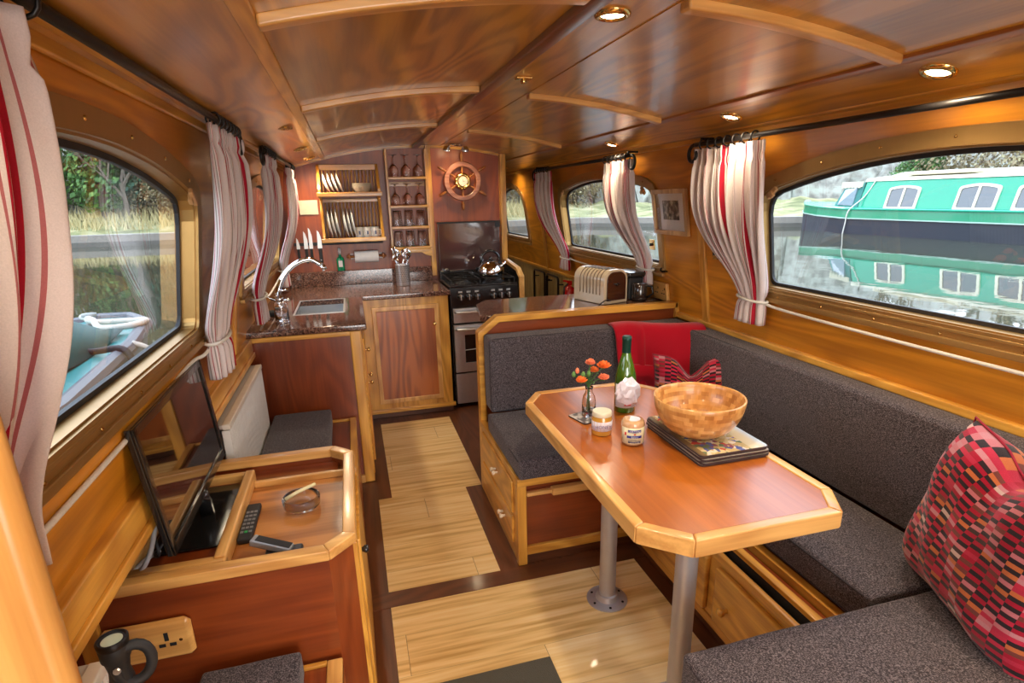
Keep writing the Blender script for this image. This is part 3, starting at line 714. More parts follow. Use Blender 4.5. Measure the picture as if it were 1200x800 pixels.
for x in (.67, .93): link('lid_hinge', B(x, x+.05, 4.37, 4.402, .945, .985), BLACK(), ld, world=True, bevel=.008)
# low side screen of the cooker
t = thing('cooker_side_screen', 'oak-capped low screen on the aisle side of the cooker', 'partition', (1.18, 4.2, 0))
path = [(3.93, 0), (3.93, .955), (4.02, 1.01), (4.40, 1.045)]
link('oak_cap', prism(NB(), list(path)+list(reversed(offset_path(path, -.028))), 1.153, 1.190, lambda a, b, h: Vector((h, a, b))), PALEOAK('Y'), t, world=True, bevel=.004)
inn = offset_path(path, -.026)
link('screen_panel', prism(NB(), [inn[0], inn[1], inn[2], inn[3], (4.41, 0)], 1.160, 1.182, lambda a, b, h: Vector((h, a, b))), BLACK(), t, world=True)
# kettle
t = thing('stovetop_kettle', 'polished steel whistling kettle with black arched handle on the hob', 'kettle', (.985, 4.12, .95))
c = (.985, 4.12, .951)
link('kettle_body', lathe(NB(), [(0, 0), (.082, 0), (.090, .008), (.090, .035), (.080, .065), (.058, .092), (.036, .104), (0, .106)], c, 32), CHROME(), t, world=True, smooth=True)
link('kettle_lid', lathe(NB(), [(0, .104), (.036, .103), (.034, .110), (.012, .114), (.010, .122), (.014, .132), (0, .136)], c, 20), BLACK(), t, world=True, smooth=True)
pts = [(c[0]-.070+.0, c[1], c[2]+.09)]
for k in range(15):
    a = PI-k/14*PI; pts.append((c[0]+.068*math.cos(a), c[1], c[2]+.115+.065*math.sin(a)))
pts.append((c[0]+.072, c[1], c[2]+.08))
link('kettle_handle', tube(NB(), pts, .010, 10), BLACK(), t, world=True, smooth=True)
link('kettle_spout', tube(NB(), [(c[0]+.06, c[1], c[2]+.045), (c[0]+.095, c[1], c[2]+.075), (c[0]+.115, c[1], c[2]+.098)], .014, 12, rs=[.022, .016, .013]), CHROME(), t, world=True, smooth=True)
# utensil pot
t = thing('utensil_pot', 'perforated steel utensil holder packed with spoons and ladles on the worktop', 'utensil holder', (.345, 4.22, .90))
c = (.345, 4.22, .9005)
link('pot', lathe(NB(), [(0, 0), (.048, 0), (.050, .004), (.050, .150), (.052, .154), (.048, .154), (.047, .150), (.046, .005), (0, .005)], c, 36), STEEL(), t, world=True, smooth=True)
bm = NB()
for i in range(22):
    for j in range(9):
        a = 2*PI*i/22+(j % 2)*.14; z = .03+j*.0135
        p = Vector((c[0]+.0503*math.cos(a), c[1]+.0503*math.sin(a), c[2]+z))
        lathe(bm, [(0, 0), (.0030, 0), (.0028, .0008)], (0, 0, 0), 6, Matrix.Translation(p) @ Matrix.Rotation(a, 4, 'Z') @ Matrix.Rotation(PI/2, 4, 'Y'))
link('perforation', bm, MATTBLK(), t, world=True)
for k in range(7):
    a = k*.9+.3; ax, ay = .022*math.cos(a), .022*math.sin(a); ex, ey = c[0]+ax*(2.4+.3*(k % 3)), c[1]+ay*2.2; h = .215+.012*(k % 4)
    u = thing('kitchen_utensil', f'{["steel serving spoon", "steel slotted spoon", "steel ladle", "steel fish slice", "steel pasta spoon", "steel basting spoon", "steel spatula"][k]} standing in the perforated pot, {["right of centre", "back right", "back", "left back", "far left", "front left", "front"][k]}', 'utensil', (c[0], c[1], c[2]), 0, 'utensils in the steel pot')
    link('utensil_handle', tube(NB(), [(c[0]+ax*.3, c[1]+ay*.3, c[2]+.01), (c[0]+ax*1.6, c[1]+ay*1.4, c[2]+.14), (ex, ey, c[2]+h-.03)], .0035, 6), CHROME(), u, world=True, smooth=True)
    M = Matrix.Translation((ex, ey, c[2]+h)) @ Matrix.Rotation(a*1.7, 4, 'Z') @ Matrix.Rotation(.5+.2*(k % 3), 4, 'Y') @ Matrix.Diagonal((.85, .16, 1.35, 1))
    link('utensil_head', lathe(NB(), [(0, -.028), (.014, -.024), (.024, -.008), (.025, .004), (.016, .022), (0, .030)], (0, 0, 0), 14, M), CHROME(), u, world=True, smooth=True)

# ================================================================== ON THE GALLEY BULKHEAD
WB = BULK
# plate rack
RX0, RX1 = -.185, .240
t = thing('plate_rack', 'two-tier oak plate rack of upright dowels fixed to the galley bulkhead', 'plate rack', (.03, WB-.1, 1.24))
for x in (RX0, RX1-.02):
    poly = [(WB-.004, 1.235), (WB-.21, 1.235), (WB-.21, 1.27), (WB-.10, 1.52), (WB-.19, 1.55), (WB-.19, 1.585), (WB-.06, 1.755), (WB-.004, 1.755)]
    link('rack_end', prism(NB(), poly, x, x+.02, lambda a, b, h: Vector((h, a, b))), OAK('Z'), t, world=True, bevel=.003)
for z in (1.235, 1.545):
    link('rack_shelf', B(RX0-.01, RX1+.01, WB-.215, WB-.190, z-.012, z+.018), OAK('X'), t, world=True, bevel=.004)
    link('rack_shelf', B(RX0+.02, RX1-.02, WB-.19, WB-.02, z-.004, z+.004), MAHOG('X'), t, world=True)
link('rack_top_rail', B(RX0, RX1, WB-.055, WB-.035, 1.715, 1.755), OAK('X'), t, world=True, bevel=.003)
link('rack_mid_rail', B(RX0, RX1, WB-.055, WB-.035, 1.495, 1.520), OAK('X'), t, world=True, bevel=.003)
for z0, z1 in ((1.25, 1.51), (1.555, 1.72)):
    for k in range(15):
        x = RX0+.035+k*(RX1-RX0-.07)/14
        link('dowel', tube(NB(), [(x, WB-.075, z0), (x, WB-.045, z1)], .0048, 8), PALEOAK('Z'), t, world=True, smooth=True)
PL = lambda r: [(0, 0), (r*.55, 0), (r*.6, .004), (r, .016), (r, .019), (r*.58, .008), (0, .006)]
def plate(x, z, r, lean, label, grp):
    M = Matrix.Translation((x, WB-.115, z+r)) @ Matrix.Rotation(lean, 4, 'Y') @ Matrix.Rotation(PI/2, 4, 'Y')
    return M
p0 = None
spots = [(RX0+.045+k*.030, 1.552, .070, -.30, ['first', 'second', 'third', 'fourth'][k]+' small plate from the left on the upper tier of the rack', 'small plates on the upper tier') for k in range(4)]
spots += [(RX0+.042+k*.026, 1.245, .105, -.13, ['first', 'second', 'third'][k]+' large plate from the left on the lower tier of the rack', 'dinner plates on the lower tier') for k in range(3)]
spots += [(RX0+.150+k*.026, 1.245, .105, -.13, ['fourth', 'fifth', 'sixth'][k]+' large plate from the left on the lower tier of the rack', 'dinner plates on the lower tier') for k in range(3)]
for x, z, r, lean, lab, grp in spots:
    bm = lathe(NB(), PL(r), (0, 0, 0), 32, plate(x, z, r, lean, lab, grp))
    solo('dinner_plate' if r > .08 else 'side_plate', bm, CHINA(), 'white '+lab, 'plate', grp, smooth=True)
for k in range(3):
    bm = lathe(NB(), [(0, 0), (.035, 0), (.05, .012), (.070, .045), (.072, .048), (.067, .046), (.047, .015), (0, .008)], (.115, WB-.115, 1.551+k*.012), 32)
    solo('cereal_bowl', bm, plain('cream_china', (.72, .64, .50), .2, coat=.4), ['lowest', 'middle', 'topmost'][k]+' of three cream bowls nested on the upper tier of the rack', 'bowl', 'nested bowls on the rack', smooth=True)
mug = None
for k in range(3):
    x = RX0+.252+k*.057
    t = thing('mug', f'white mug with dark motif on the lower tier of the rack, {["left", "middle", "right"][k]} of three', 'mug', (x, WB-.13, 1.240), 0, 'white mugs on the rack')
    if mug is None:
        mug = t
        link('mug_body', lathe(NB(), [(0, .002), (.026, .002), (.030, .006), (.030, .080), (.028, .082), (.027, .078), (.027, .008), (0, .007)], (0, 0, 0), 24), CHINA(), t, smooth=True)
        link('mug_handle', tube(NB(), [(.022, -.018, .062), (.036, -.026, .060), (.040, -.028, .042), (.034, -.024, .025), (.022, -.018, .022)], .004, 8), CHINA(), t, smooth=True)
        link('mug_motif', B(-.004, .008, -.0315, -.0285, .03, .055), plain('blue_motif', (.02, .03, .12), .3), t, bevel=.001)
    else:
        for ch in mug.children:
            d = ch.copy(); COL.objects.link(d); d.parent = t
# glass rack
t = thing('glass_rack', 'narrow oak shelf rack of upturned glasses beside the plate rack', 'shelf', (.44, WB-.06, 1.14))
GX0, GX1 = .290, .592
for x in (GX0, GX1-.018): link('rack_side', B(x, x+.018, WB-.10, WB-.004, 1.16, 1.855), OAK('Z'), t, world=True, bevel=.003)
for z in (1.655, 1.455, 1.305, 1.155):
    link('shelf', B(GX0+.01, GX1-.01, WB-.115, WB-.004, z-.010, z+.010), OAK('X'), t, world=True, bevel=.004)
link('shelf_bracket', B(GX0+.018, GX1-.018, WB-.03, WB-.006, 1.600, 1.632), PALEOAK('X'), t, world=True, bevel=.003)
link('apron', prism(NB(), [(GX0, 1.148), (GX1, 1.148), (GX1, 1.085), (GX1-.05, 1.10), (GX1-.08, 1.12), (GX0+.08, 1.12), (GX0+.05, 1.10), (GX0, 1.085)], WB-.108, WB-.092, lambda a, b, h: Vector((a, h, b))), OAK('X'), t, world=True, bevel=.003)
GL = plain('drinking_glass', (1, 1, 1), 0.02, trans=1, ior=1.35)
wg = lathe(NB(), [(.030, 0), (.034, .03), (.030, .058), (.012, .080), (.0035, .086), (.0035, .140), (.010, .146), (.030, .150), (.030, .152), (0, .152)], (0, 0, 0), 24)
tb = lathe(NB(), [(.036, 0), (.034, .04), (.029, .112), (.0, .115), (0, .105), (.027, .105), (.032, .04), (.034, 0)], (0, 0, 0), 24)
wgm = bpy.data.meshes.new('wine_glass'); wg.to_mesh(wgm); wgm.materials.append(GL)
tbm = bpy.data.meshes.new('tumbler'); tb.to_mesh(tbm); tbm.materials.append(GL)
for me in (wgm, tbm):
    for p in me.polygons: p.use_smooth = True
for row, (z, me, nm, kind) in enumerate(((1.666, wgm, 'wine_glass', 'stemmed wine glass'), (1.466, wgm, 'wine_glass', 'stemmed wine glass'), (1.316, tbm, 'tumbler', 'tumbler'), (1.166, tbm, 'tumbler', 'tumbler'))):
    for k in range(3):
        o = bpy.data.objects.new(nm, me); COL.objects.link(o); o.location = (GX0+.062+k*.088, WB-.062, z)
        props(o, f'upturned clear {kind}, {["left", "middle", "right"][k]} of three on the {["top", "second", "third", "bottom"][row]} shelf of the glass rack', 'glass', 'upturned glasses in the rack')
# ship wheel
t = thing('ship_wheel', 'wooden ship wheel with brass hub hung above the cooker', 'ship wheel', (.862, WB, 1.63))
wc = Vector((.862, WB-.045, 1.628)); RV = Matrix.Rotation(PI/2, 4, 'X')
rimprof = []
bm = NB(); ri, ro = .106, .142
ringsv = []
for k in range(60):
    a = 2*PI*k/60; ringsv.append([bm.verts.new(wc+Vector((r*math.cos(a), y, r*math.sin(a)))) for r, y in ((ri, -.010), (ri+.005, -.014), (ro-.005, -.014), (ro, -.010), (ro, .010), (ri, .010))])
for k in range(60):
    a, b_ = ringsv[k], ringsv[(k+1) % 60]
    for j in range(6): bm.faces.new((a[j], a[(j+1) % 6], b_[(j+1) % 6], b_[j]))
link('wheel_rim', bm, wood('reddish_rim', (.22, .07, .04), (.45, .19, .12), 'X', 1.5), t, world=True, bevel=.002)
for k in range(6):
    a = PI/2+k*PI/3
    dirv = Vector((math.cos(a), 0, math.sin(a)))
    rr = [(.05, .010), (.06, .006), (.085, .009), (.108, .006), (.112, .009), (.142, .009), (.150, .007), (.160, .010), (.185, .011), (.205, .008), (.212, .004)]
    link('spoke', tube(NB(), [wc+dirv*r for r, _ in rr], .01, 10, rs=[q for _, q in rr]), wood('varnished_spoke', (.18, .05, .01), (.42, .15, .03), 'Z', 1), t, world=True, smooth=True)
hub = link('hub', lathe(NB(), [(0, .018), (.036, .018), (.040, .026), (.048, .028), (.056, .022), (.062, .012), (.062, -.01), (0, -.01)], wc, 32, RV), BRASS(), t, world=True, smooth=True)
link('clock_face', lathe(NB(), [(0, .0225), (.034, .0225), (.034, .018)], wc, 28, RV), plain('clock_dial', (.80, .70, .60), .3), hub, world=True)
bm = NB()
for k in range(12):
    a = k*PI/6; p = wc+Vector((.028*math.cos(a), -.0232, .028*math.sin(a))); box(bm, p.x-.0012, p.x+.0012, p.y, p.y+.0008, p.z-.003, p.z+.003)
box(bm, wc.x-.001, wc.x+.001, wc.y-.0236, wc.y-.0228, wc.z-.004, wc.z+.020); box(bm, wc.x-.002, wc.x+.014, wc.y-.0236, wc.y-.0228, wc.z-.001, wc.z+.001)
link('clock_hand', bm, MATTBLK(), hub, world=True)
bm = NB()
for k in range(12):
    a = k*PI/6+.26; lathe(bm, [(0, .026), (.003, .0245), (.004, .022)], wc+Vector((.053*math.cos(a), 0, .053*math.sin(a))), 8, RV)
link('hub_screw', bm, BRASS(), hub, world=True)
# notice, knives, magnet strip, bottle, kitchen roll
solo('notice_card', B(-.332, -.205, WB-.012, WB-.003, 1.415, 1.515), plain('cream_card', (.78, .66, .50), .6), 'plain cream notice card on the bulkhead left of the plate rack', 'notice', bevel=.002)
solo('knife_magnet_strip', B(-.40, .235, WB-.016, WB-.003, 1.196, 1.218), MATTBLK(), 'black magnetic knife strip under the plate rack', 'knife strip', bevel=.002)
for k, (x, z1, w) in enumerate(((-.372, 1.255, .012), (-.318, 1.300, .014), (-.283, 1.325, .013), (-.222, 1.305, .016))):
    t = thing('kitchen_knife', f'steel kitchen knife with black handle, {["first", "second", "third", "fourth"][k]} from the left on the magnetic strip', 'knife', (x, WB-.02, 1.08), 0, 'knives on the magnetic strip')
    zc = 1.175
    link('blade', prism(NB(), [(x-w, zc), (x+w, zc), (x+w, z1-.06), (x+w*.2, z1-.015), (x-w*.6, z1)], WB-.0200, WB-.0175, lambda a, b, h: Vector((a, h, b))), STEEL(), t, world=True)
    link('handle', B(x-w*.75, x+w*.75, WB-.027, WB-.012, zc-.105+.015*(k == 0), zc), MATTBLK(), t, world=True, bevel=.005)
    link('rivet', lathe(NB(), [(0, .001), (.004, 0)], (x, WB-.027, zc-.085+.015*(k == 0)), 8, RV), STEEL(), t, world=True)
t = thing('green_bottle', 'small bottle of green liquid with clear cap on the granite upstand', 'bottle', (-.088, WB-.025, 1.005))
c = (-.088, WB-.027, 1.006)
link('bottle_body', lathe(NB(), [(0, 0), (.026, 0), (.029, .004), (.029, .085), (.020, .098), (.010, .104), (.010, .118), (0, .118)], c, 24), plain('green_liquid', (.01, .30, .13), .08, coat=1), t, world=True, smooth=True)
link('bottle_cap', lathe(NB(), [(0, .118), (.011, .118), (.010, .165), (0, .167)], c, 16), plain('clear_cap', (.7, .7, .7), .2), t, world=True, smooth=True)
link('bottle_label', B(c[0]-.014, c[0]+.014, c[1]-.031, c[1]-.0285, c[2]+.03, c[2]+.075), PAPER(), t, world=True)
t = thing('kitchen_roll_holder', 'wooden kitchen roll holder under the plate rack', 'kitchen roll holder', (.10, WB-.05, 1.09))
bm = NB(); box(bm, -.025, .235, WB-.012, WB-.002, 1.085, 1.125)
link('back_board', bm, MAHOG('X'), t, world=True)
for x in (-.025, .220): link('holder_arm', B(x, x+.014, WB-.085, WB-.004, 1.085, 1.125), wood('turned_end', (.2, .06, .015), (.4, .14, .03), 'Z'), t, world=True, bevel=.006)
link('holder_rod', tube(NB(), [(-.04, WB-.06, 1.105), (.25, WB-.06, 1.105)], .008, 10), wood('turned_end', (.2, .06, .015), (.4, .14, .03), 'Z'), t, world=True, smooth=True)
solo('kitchen_roll', tube(NB(), [(.018, WB-.062, 1.105), (.190, WB-.062, 1.105)], .042, 28), PAPER(), 'white kitchen paper roll on the wooden holder', 'kitchen roll', bevel=.002)

# ================================================================== PENINSULA TOP AND RIGHT SIDE
t = thing('toaster', 'cream ribbed two-slot toaster with dark end panel on the granite peninsula', 'toaster', (1.335, 2.93, .931), math.radians(17))
# local: long side runs along +y, ribbed side faces -x, dark end faces -y
W2, L2, H2 = .085, .13, .185
arc = [(-W2, 0)]+[(-W2, H2-.06)]+[(-W2+.06-.06*math.cos(k*PI/12), H2-.06+.06*math.sin(k*PI/12)) for k in range(1, 7)]+[(W2-.06+.06*math.sin(k*PI/12), H2-.06+.06*math.cos(k*PI/12)) for k in range(0, 6)]+[(W2, H2-.06), (W2, 0)]
link('toaster_shell', prism(NB(), arc, -L2, L2, lambda a, b, h: Vector((a, h, b))), CREAM(), t, bevel=.004)
ia = [(x*.80, .018+(z*.84)) for x, z in arc]
link('end_panel', prism(NB(), ia, -L2-.006, -L2+.002, lambda a, b, h: Vector((a, h, b))), plain('smoked_panel', (.06, .02, .012), .12, coat=.8), t, bevel=.002)
for k in range(7):
    y = -L2+.035+k*.028
    gm = [(x*1.006, z*1.004) for x, z in arc if z > .04]; gm = [(-W2*1.006, .05)]+gm[:8]
    link('rib', tube(NB(), [(x, y, z) for x, z in gm], .0028, 6), plain('dark_rib', (.20, .13, .07), .4), t, smooth=True)
for x in (-.026, .026): link('bread_slot', B(x-.009, x+.009, -.085, .095, H2-.006, H2+.0015), MATTBLK(), t)
link('toaster_lever', B(-.012, .012, -L2-.022, -L2-.004, .10, .112), BLACK(), t, bevel=.003)
for x in (-.06, .06):
    for y in (-.1, .1): link('foot', B(x-.01, x+.01, y-.01, y+.01, -.004, .002), MATTBLK(), t)
pts = [(1.325, 2.77, .955), (1.305, 2.755, .965), (1.28, 2.745, .962), (1.255, 2.738, .950), (1.235, 2.73, .936)]
solo('toaster_cable', tube(NB(), pts, .0035, 8), MATTBLK(), 'black power cable looping from the cream toaster', 'cable', smooth=True)
t = thing('coffee_maker', 'black box-shaped coffee maker between the toaster and the wall socket', 'coffee maker', (1.545, 2.93, .931))
link('machine_body', B(1.475, 1.590, 2.86, 3.02, .931, 1.060), MATTBLK(), t, world=True, bevel=.010)
link('machine_top', B(1.468, 1.596, 2.84, 3.03, 1.060, 1.088), BLACK(), t, world=True, bevel=.010)
link('glass_jug', lathe(NB(), [(0, 0), (.040, 0), (.044, .01), (.044, .09), (.036, .10), (0, .10)], (1.53, 2.83, .934), 20), plain('smoked_jug', (.03, .022, .02), .08, coat=1), t, world=True, smooth=True)
link('jug_handle', tube(NB(), [(1.55, 2.79, 1.02), (1.57, 2.765, 1.015), (1.575, 2.76, .98), (1.555, 2.785, .955)], .006, 8), BLACK(), t, world=True, smooth=True)
def wall_socket(name, label, y0, y1, z0, z1, plate, sockets=1):
    t = thing(name, label, 'wall socket', (WR((z0+z1)/2), (y0+y1)/2, z0))
    pts = []
    for z in (z0, z1): pts += [(WR(z)-.022, y0, z), (WR(z), y0, z), (WR(z), y1, z), (WR(z)-.022, y1, z)]
    link('socket_plate', hexa(NB(), pts), plate, t, world=True, bevel=.006)
    for k in range(sockets):
        yc = y0+(y1-y0)*(k+.5)/sockets; zc = (z0+z1)/2; x = WR(zc)-.0225
        for (a, b_, c_, d_) in ((-.004, .004, .006, .02), (-.016, -.006, -.012, -.007), (.006, .016, -.012, -.007)):
            link('socket_hole', B(x-.001, x+.002, yc+a, yc+b_, zc+c_, zc+d_), MATTBLK(), t, world=True)
        link('switch', B(x-.004, x+.001, yc-.022, yc-.017, zc+.012, zc+.024), BLACK(), t, world=True)
    return t
wall_socket('wall_socket', 'oak-backed double wall socket on the cabin side by the coffee maker', 2.72, 2.86, .935, 1.035, PALEOAK('Y'), 2)
def brass_switch(label, y, z):
    t = thing('light_switch', label, 'light switch', (WR(z), y, z))
    pts = []
    for zz in (z-.028, z+.028): pts += [(WR(zz)-.008, y-.024, zz), (WR(zz), y-.024, zz), (WR(zz), y+.024, zz), (WR(zz)-.008, y+.024, zz)]
    link('switch_plate', hexa(NB(), pts), BRASS(), t, world=True, bevel=.002)
    link('toggle', B(WR(z)-.020, WR(z)-.006, y-.006, y+.006, z-.008, z+.008), IRON(), t, world=True, bevel=.002)
brass_switch('small brass light switch below the framed picture', 2.86, 1.235)
brass_switch('small brass light switch beside the big right window', 2.275, 1.235)
# framed print
def wallrect(side, y0, y1, z0, z1, d0, d1):
    W = WR if side == 1 else WL
    pts = []
    for z in (z0, z1): pts += [(W(z)-side*d1, y0, z), (W(z)-side*d0, y0, z), (W(z)-side*d0, y1, z), (W(z)-side*d1, y1, z)]
    return hexa(NB(), pts)
def framed(side, y0, y1, z0, z1, label):
    W = WR if side == 1 else WL
    t = thing('framed_print', label, 'picture', (W(z0), (y0+y1)/2, z0))
    poly = [(y0, z0), (y1, z0), (y1, z1), (y0, z1)]; d = .022
    link('picture_frame', prism(NB(), poly, -.022, -.002, wfn(side), [[(y0+d, z0+d), (y1-d, z0+d), (y1-d, z1-d), (y0+d, z1-d)]]), wood('pale_frame', (.40, .22, .08), (.70, .45, .20), 'Z'), t, world=True, bevel=.003)
    link('mount_board', wallrect(side, y0+.02, y1-.02, z0+.02, z1-.02, .003, .006), PAPER(), t, world=True)
    m, nt, b = newmat('etched_landscape_print')
    tc = nt.nodes.new('ShaderNodeTexCoord'); nn = nt.nodes.new('ShaderNodeTexNoise'); nn.inputs['Scale'].default_value = 38; nn.inputs['Detail'].default_value = 6
    nt.links.new(tc.outputs['Object'], nn.inputs['Vector'])
    nt.links.new(ramp(nt, nn.outputs['Fac'], [(.38, (.06, .05, .035)), (.52, (.22, .19, .14)), (.64, (.55, .50, .40))]), b.inputs['Base Color'])
    link('print_sheet', wallrect(side, y0+.085, y1-.085, z0+.075, z1-.055, .006, .0075), m, t, world=True)
    link('picture_glass', wallrect(side, y0+.02, y1-.02, z0+.02, z1-.02, .012, .0125), pane_mat(), t, world=True)
framed(1, 2.475, 2.795, 1.30, 1.525, 'pale-framed landscape print on the right cabin side between the windows')
framed(-1, 2.42, 2.58, 1.30, 1.53, 'small pale-framed print half hidden behind the left window curtain')
# fire extinguisher, towel rails, white box
t = thing('fire_extinguisher', 'small red fire extinguisher low on the right cabin side behind the peninsula', 'fire extinguisher', (1.62, 4.12, .60))
c = (1.615, 4.12, .60)
link('cylinder', lathe(NB(), [(0, 0), (.045, .002), (.050, .015), (.050, .19), (.040, .215), (.018, .228), (.018, .24), (0, .24)], c, 24), plain('extinguisher_red', (.62, .012, .012), .22, coat=.6), t, world=True, smooth=True)
link('label_band', lathe(NB(), [(.0505, .06), (.0505, .12)], c, 24), PAPER(), t, world=True, smooth=True)
link('valve', B(c[0]-.016, c[0]+.016, c[1]-.02, c[1]+.02, .838, .862), plain('extinguisher_red', (0, 0, 0)), t, world=True, bevel=.004)
link('squeeze_handle', hexa(NB(), [(c[0]-.05, c[1]-.01, .866), (c[0]+.02, c[1]-.01, .858), (c[0]+.02, c[1]+.01, .858), (c[0]-.05, c[1]+.01, .866), (c[0]-.05, c[1]-.01, .880), (c[0]+.02, c[1]-.01, .868), (c[0]+.02, c[1]+.01, .868), (c[0]-.05, c[1]+.01, .880)]), plain('extinguisher_red', (0, 0, 0)), t, world=True, bevel=.003)
link('hose', tube(NB(), [(c[0]-.02, c[1]-.02, .85), (c[0]-.055, c[1]-.035, .83), (c[0]-.06, c[1]-.04, .78), (c[0]-.055, c[1]-.03, .72)], .007, 8), MATTBLK(), t, world=True, smooth=True)
for k, (y0, y1) in enumerate(((4.40, 4.68), (4.74, 5.04))):
    t = thing('towel_rail', f'black hoop rail on the pale panelling, {["nearer", "farther"][k]} of the two', 'towel rail', (1.65, (y0+y1)/2, .40), 0, 'black hoop rails')
    r = .03; x = 1.625; pts = [(x, y0, .42), (x, y0, .83)]+[(x, y0+r-r*math.cos(a), .83+r*math.sin(a)) for a in (.4, .8, 1.2, 1.57)]+[(x, y1-r+r*math.sin(a), .83+r*math.cos(a)) for a in (0.01, .4, .8, 1.2)]+[(x, y1, .83), (x, y1, .42)]
    link('hoop', tube(NB(), pts, .010, 8), IRON(), t, world=True, smooth=True)
    for y in (y0, y1):
        for z in (.46, .80): link('wall_bracket', tube(NB(), [(x, y, z), (1.672, y, z)], .006, 8), IRON(), t, world=True)
t = thing('heater_box', 'white wall-mounted heater panel beside the fire extinguisher', 'heater', (1.64, 3.80, .45))
link('casing', B(1.605, 1.668, 3.52, 4.00, .42, .865), WHITE(), t, world=True, bevel=.006)
bm = NB()
for k in range(14): box(bm, 1.602, 1.606, 3.55+k*.03, 3.565+k*.03, .45, .83)
link('fins', bm, WHITE(), t, world=True, bevel=.002)
# doormat
solo('door_mat', B(.10, .512, 1.0, 1.457, .001, .012), plain('grey_mat', (.10, .095, .075), 1.0, bump=(300, 1, .003)), 'dark grey ribbed floor mat on the bamboo floor at the bottom edge', 'mat', bevel=.003)

# ================================================================== LEFT SIDE
# radiators with shelf covers
def radiator(y0, y1, ztop, label):
    t = thing('radiator', label, 'radiator', (-.60, (y0+y1)/2, .12), 0, 'panel radiators on the left side')
    link('radiator_top', B(-.740, -.495, y0, y1, ztop-.016, ztop), plain('grey_beige_top', (.46, .41, .36), .6), t, world=True, bevel=.003)
    link('top_rail', B(-.498, -.470, y0, y1, ztop-.020, ztop+.002), plain('warm_white', (.70, .62, .52), .35), t, world=True, bevel=.004)
    link('side_panel', B(-.700, -.475, y1-.004, y1, .12, ztop-.016), WHITE(), t, world=True)
    bm = NB(); n = int((y1-y0)/.020)
    poly = [(-.50, y0)]
    for k in range(n):
        y = y0+(y1-y0)*k/n; s = (y1-y0)/n
        poly += [(-.474, y+s*.05), (-.474, y+s*.6), (-.484, y+s*.72), (-.484, y+s*.93)]
    poly += [(-.474, y1), (-.50, y1)]
    link('ribbed_front', prism(NB(), poly, .14, ztop-.022), WHITE(), t, world=True)
    return t
radiator(2.03, 2.82, .762, 'white ribbed panel radiator between the television cabinet and the sink unit')
r2_ = radiator(.30, .935, .762, 'white radiator with slotted top under the torch at bottom left')
bm = NB()
for k in range(14):
    y = .36+k*.04; box(bm, -.70, -.53, y, y+.016, .7615, .7635)
link('top_slot', bm, plain('slot_shadow_grey', (.10, .10, .10), .7), r2_, world=True)
# torch
t = thing('torch', 'stubby black torch with loop handle hooked at the front of the white radiator', 'torch', (-.468, .88, .764))
c = Vector((-.424, .870, .762))
link('torch_body', lathe(NB(), [(0, -.02), (.016, -.018), (.018, .01), (.015, .03), (.018, .05), (.021, .055), (.022, .085), (.019, .088), (0, .080)], c, 24), MATTBLK(), t, world=True, smooth=True)
link('lens_ring', lathe(NB(), [(.022, .078), (.023, .088), (.020, .0905), (.017, .086)], c, 24), IRON(), t, world=True, smooth=True)
link('torch_lens', lathe(NB(), [(0, .088), (.018, .086)], c, 24), plain('torch_lens', (.55, .68, .55), .08, coat=1), t, world=True, smooth=True)
pts = []
for k in range(20):
    a = 2*PI*k/20; pts.append((c.x+.022+.022*math.cos(a), c.y+.010*math.cos(a), c.z+.036+.034*math.sin(a)))
link('loop_handle', tube(NB(), pts, .0085, 10, closed=True), MATTBLK(), t, world=True, smooth=True)
link('button', lathe(NB(), [(0, .004), (.005, .003), (.006, 0)], (c.x+.004, c.y-.017, c.z+.04), 10, Matrix.Rotation(PI/2, 4, 'X')), STEEL(), t, world=True)
# near post
solo('cabin_post', B(-.60, -.288, .503, .535, 0, CZ(-.4)-.01), PALEOAK('Z'), 'rounded pale oak post edge in the left foreground', 'post', bevel=.014, seg=4)
# television cabinet
t = thing('television_cabinet', 'mahogany cabinet with raised oak lip and clipped corners holding the television', 'cabinet', (-.38, 1.64, 0))
ZT = .660
path = [(-.745, 1.305), (-.130, 1.305), (-.063, 1.372), (-.063, 1.905), (-.130, 1.972), (-.745, 1.972)]
inn = offset_path(path, .036)
for i in range(5):
    ax = 'X' if abs(path[i][1]-path[i+1][1]) < .1 else 'Y'
    link('oak_lip', prism(NB(), [path[i], path[i+1], inn[i+1], inn[i]], ZT-.030, ZT), PALEOAK(ax), t, world=True, bevel=.004)
side = offset_path(path, .008); side2 = offset_path(path, .028)
for i in (0, 1, 3, 4):
    link('side_panel', prism(NB(), [side[i], side[i+1], side2[i+1], side2[i]], .0, ZT-.03), MAHOG('X' if i in (0, 4) else 'Z'), t, world=True)
link('aisle_panel', prism(NB(), [side[2], side[3], side2[3], side2[2]], .0, ZT-.03), TEAK('Z'), t, world=True)
link('corner_post', prism(NB(), [(-.10, 1.372), (-.0625, 1.372), (-.0625, 1.42), (-.10, 1.42)], 0, ZT-.03), OAK('Z'), t, world=True, bevel=.004)
link('corner_post', B(-.70, -.655, 1.300, 1.316, 0, ZT-.03), OAK('Z'), t, world=True, bevel=.004)
link('aisle_door', B(-.074, -.056, 1.43, 1.90, .04, .60), OAK('Z'), t, world=True, bevel=.004)
kn = link('door_knob', lathe(NB(), [(0, .02), (.010, .018), (.012, .010), (.006, 0)], (-.056, 1.455, .55), 14, Matrix.Rotation(PI/2, 4, 'Y')), BLACK(), t, world=True, smooth=True)
link('cabinet_top', prism(NB(), [(-.60, 1.335), (-.14, 1.335), (-.093, 1.385), (-.093, 1.893), (-.14, 1.94), (-.60, 1.94)], .585, .600), wood('figured_top', (.28, .085, .014), (.60, .24, .055), 'X', .8, rough=.38, coat=.12, lines=.9), t, world=True)
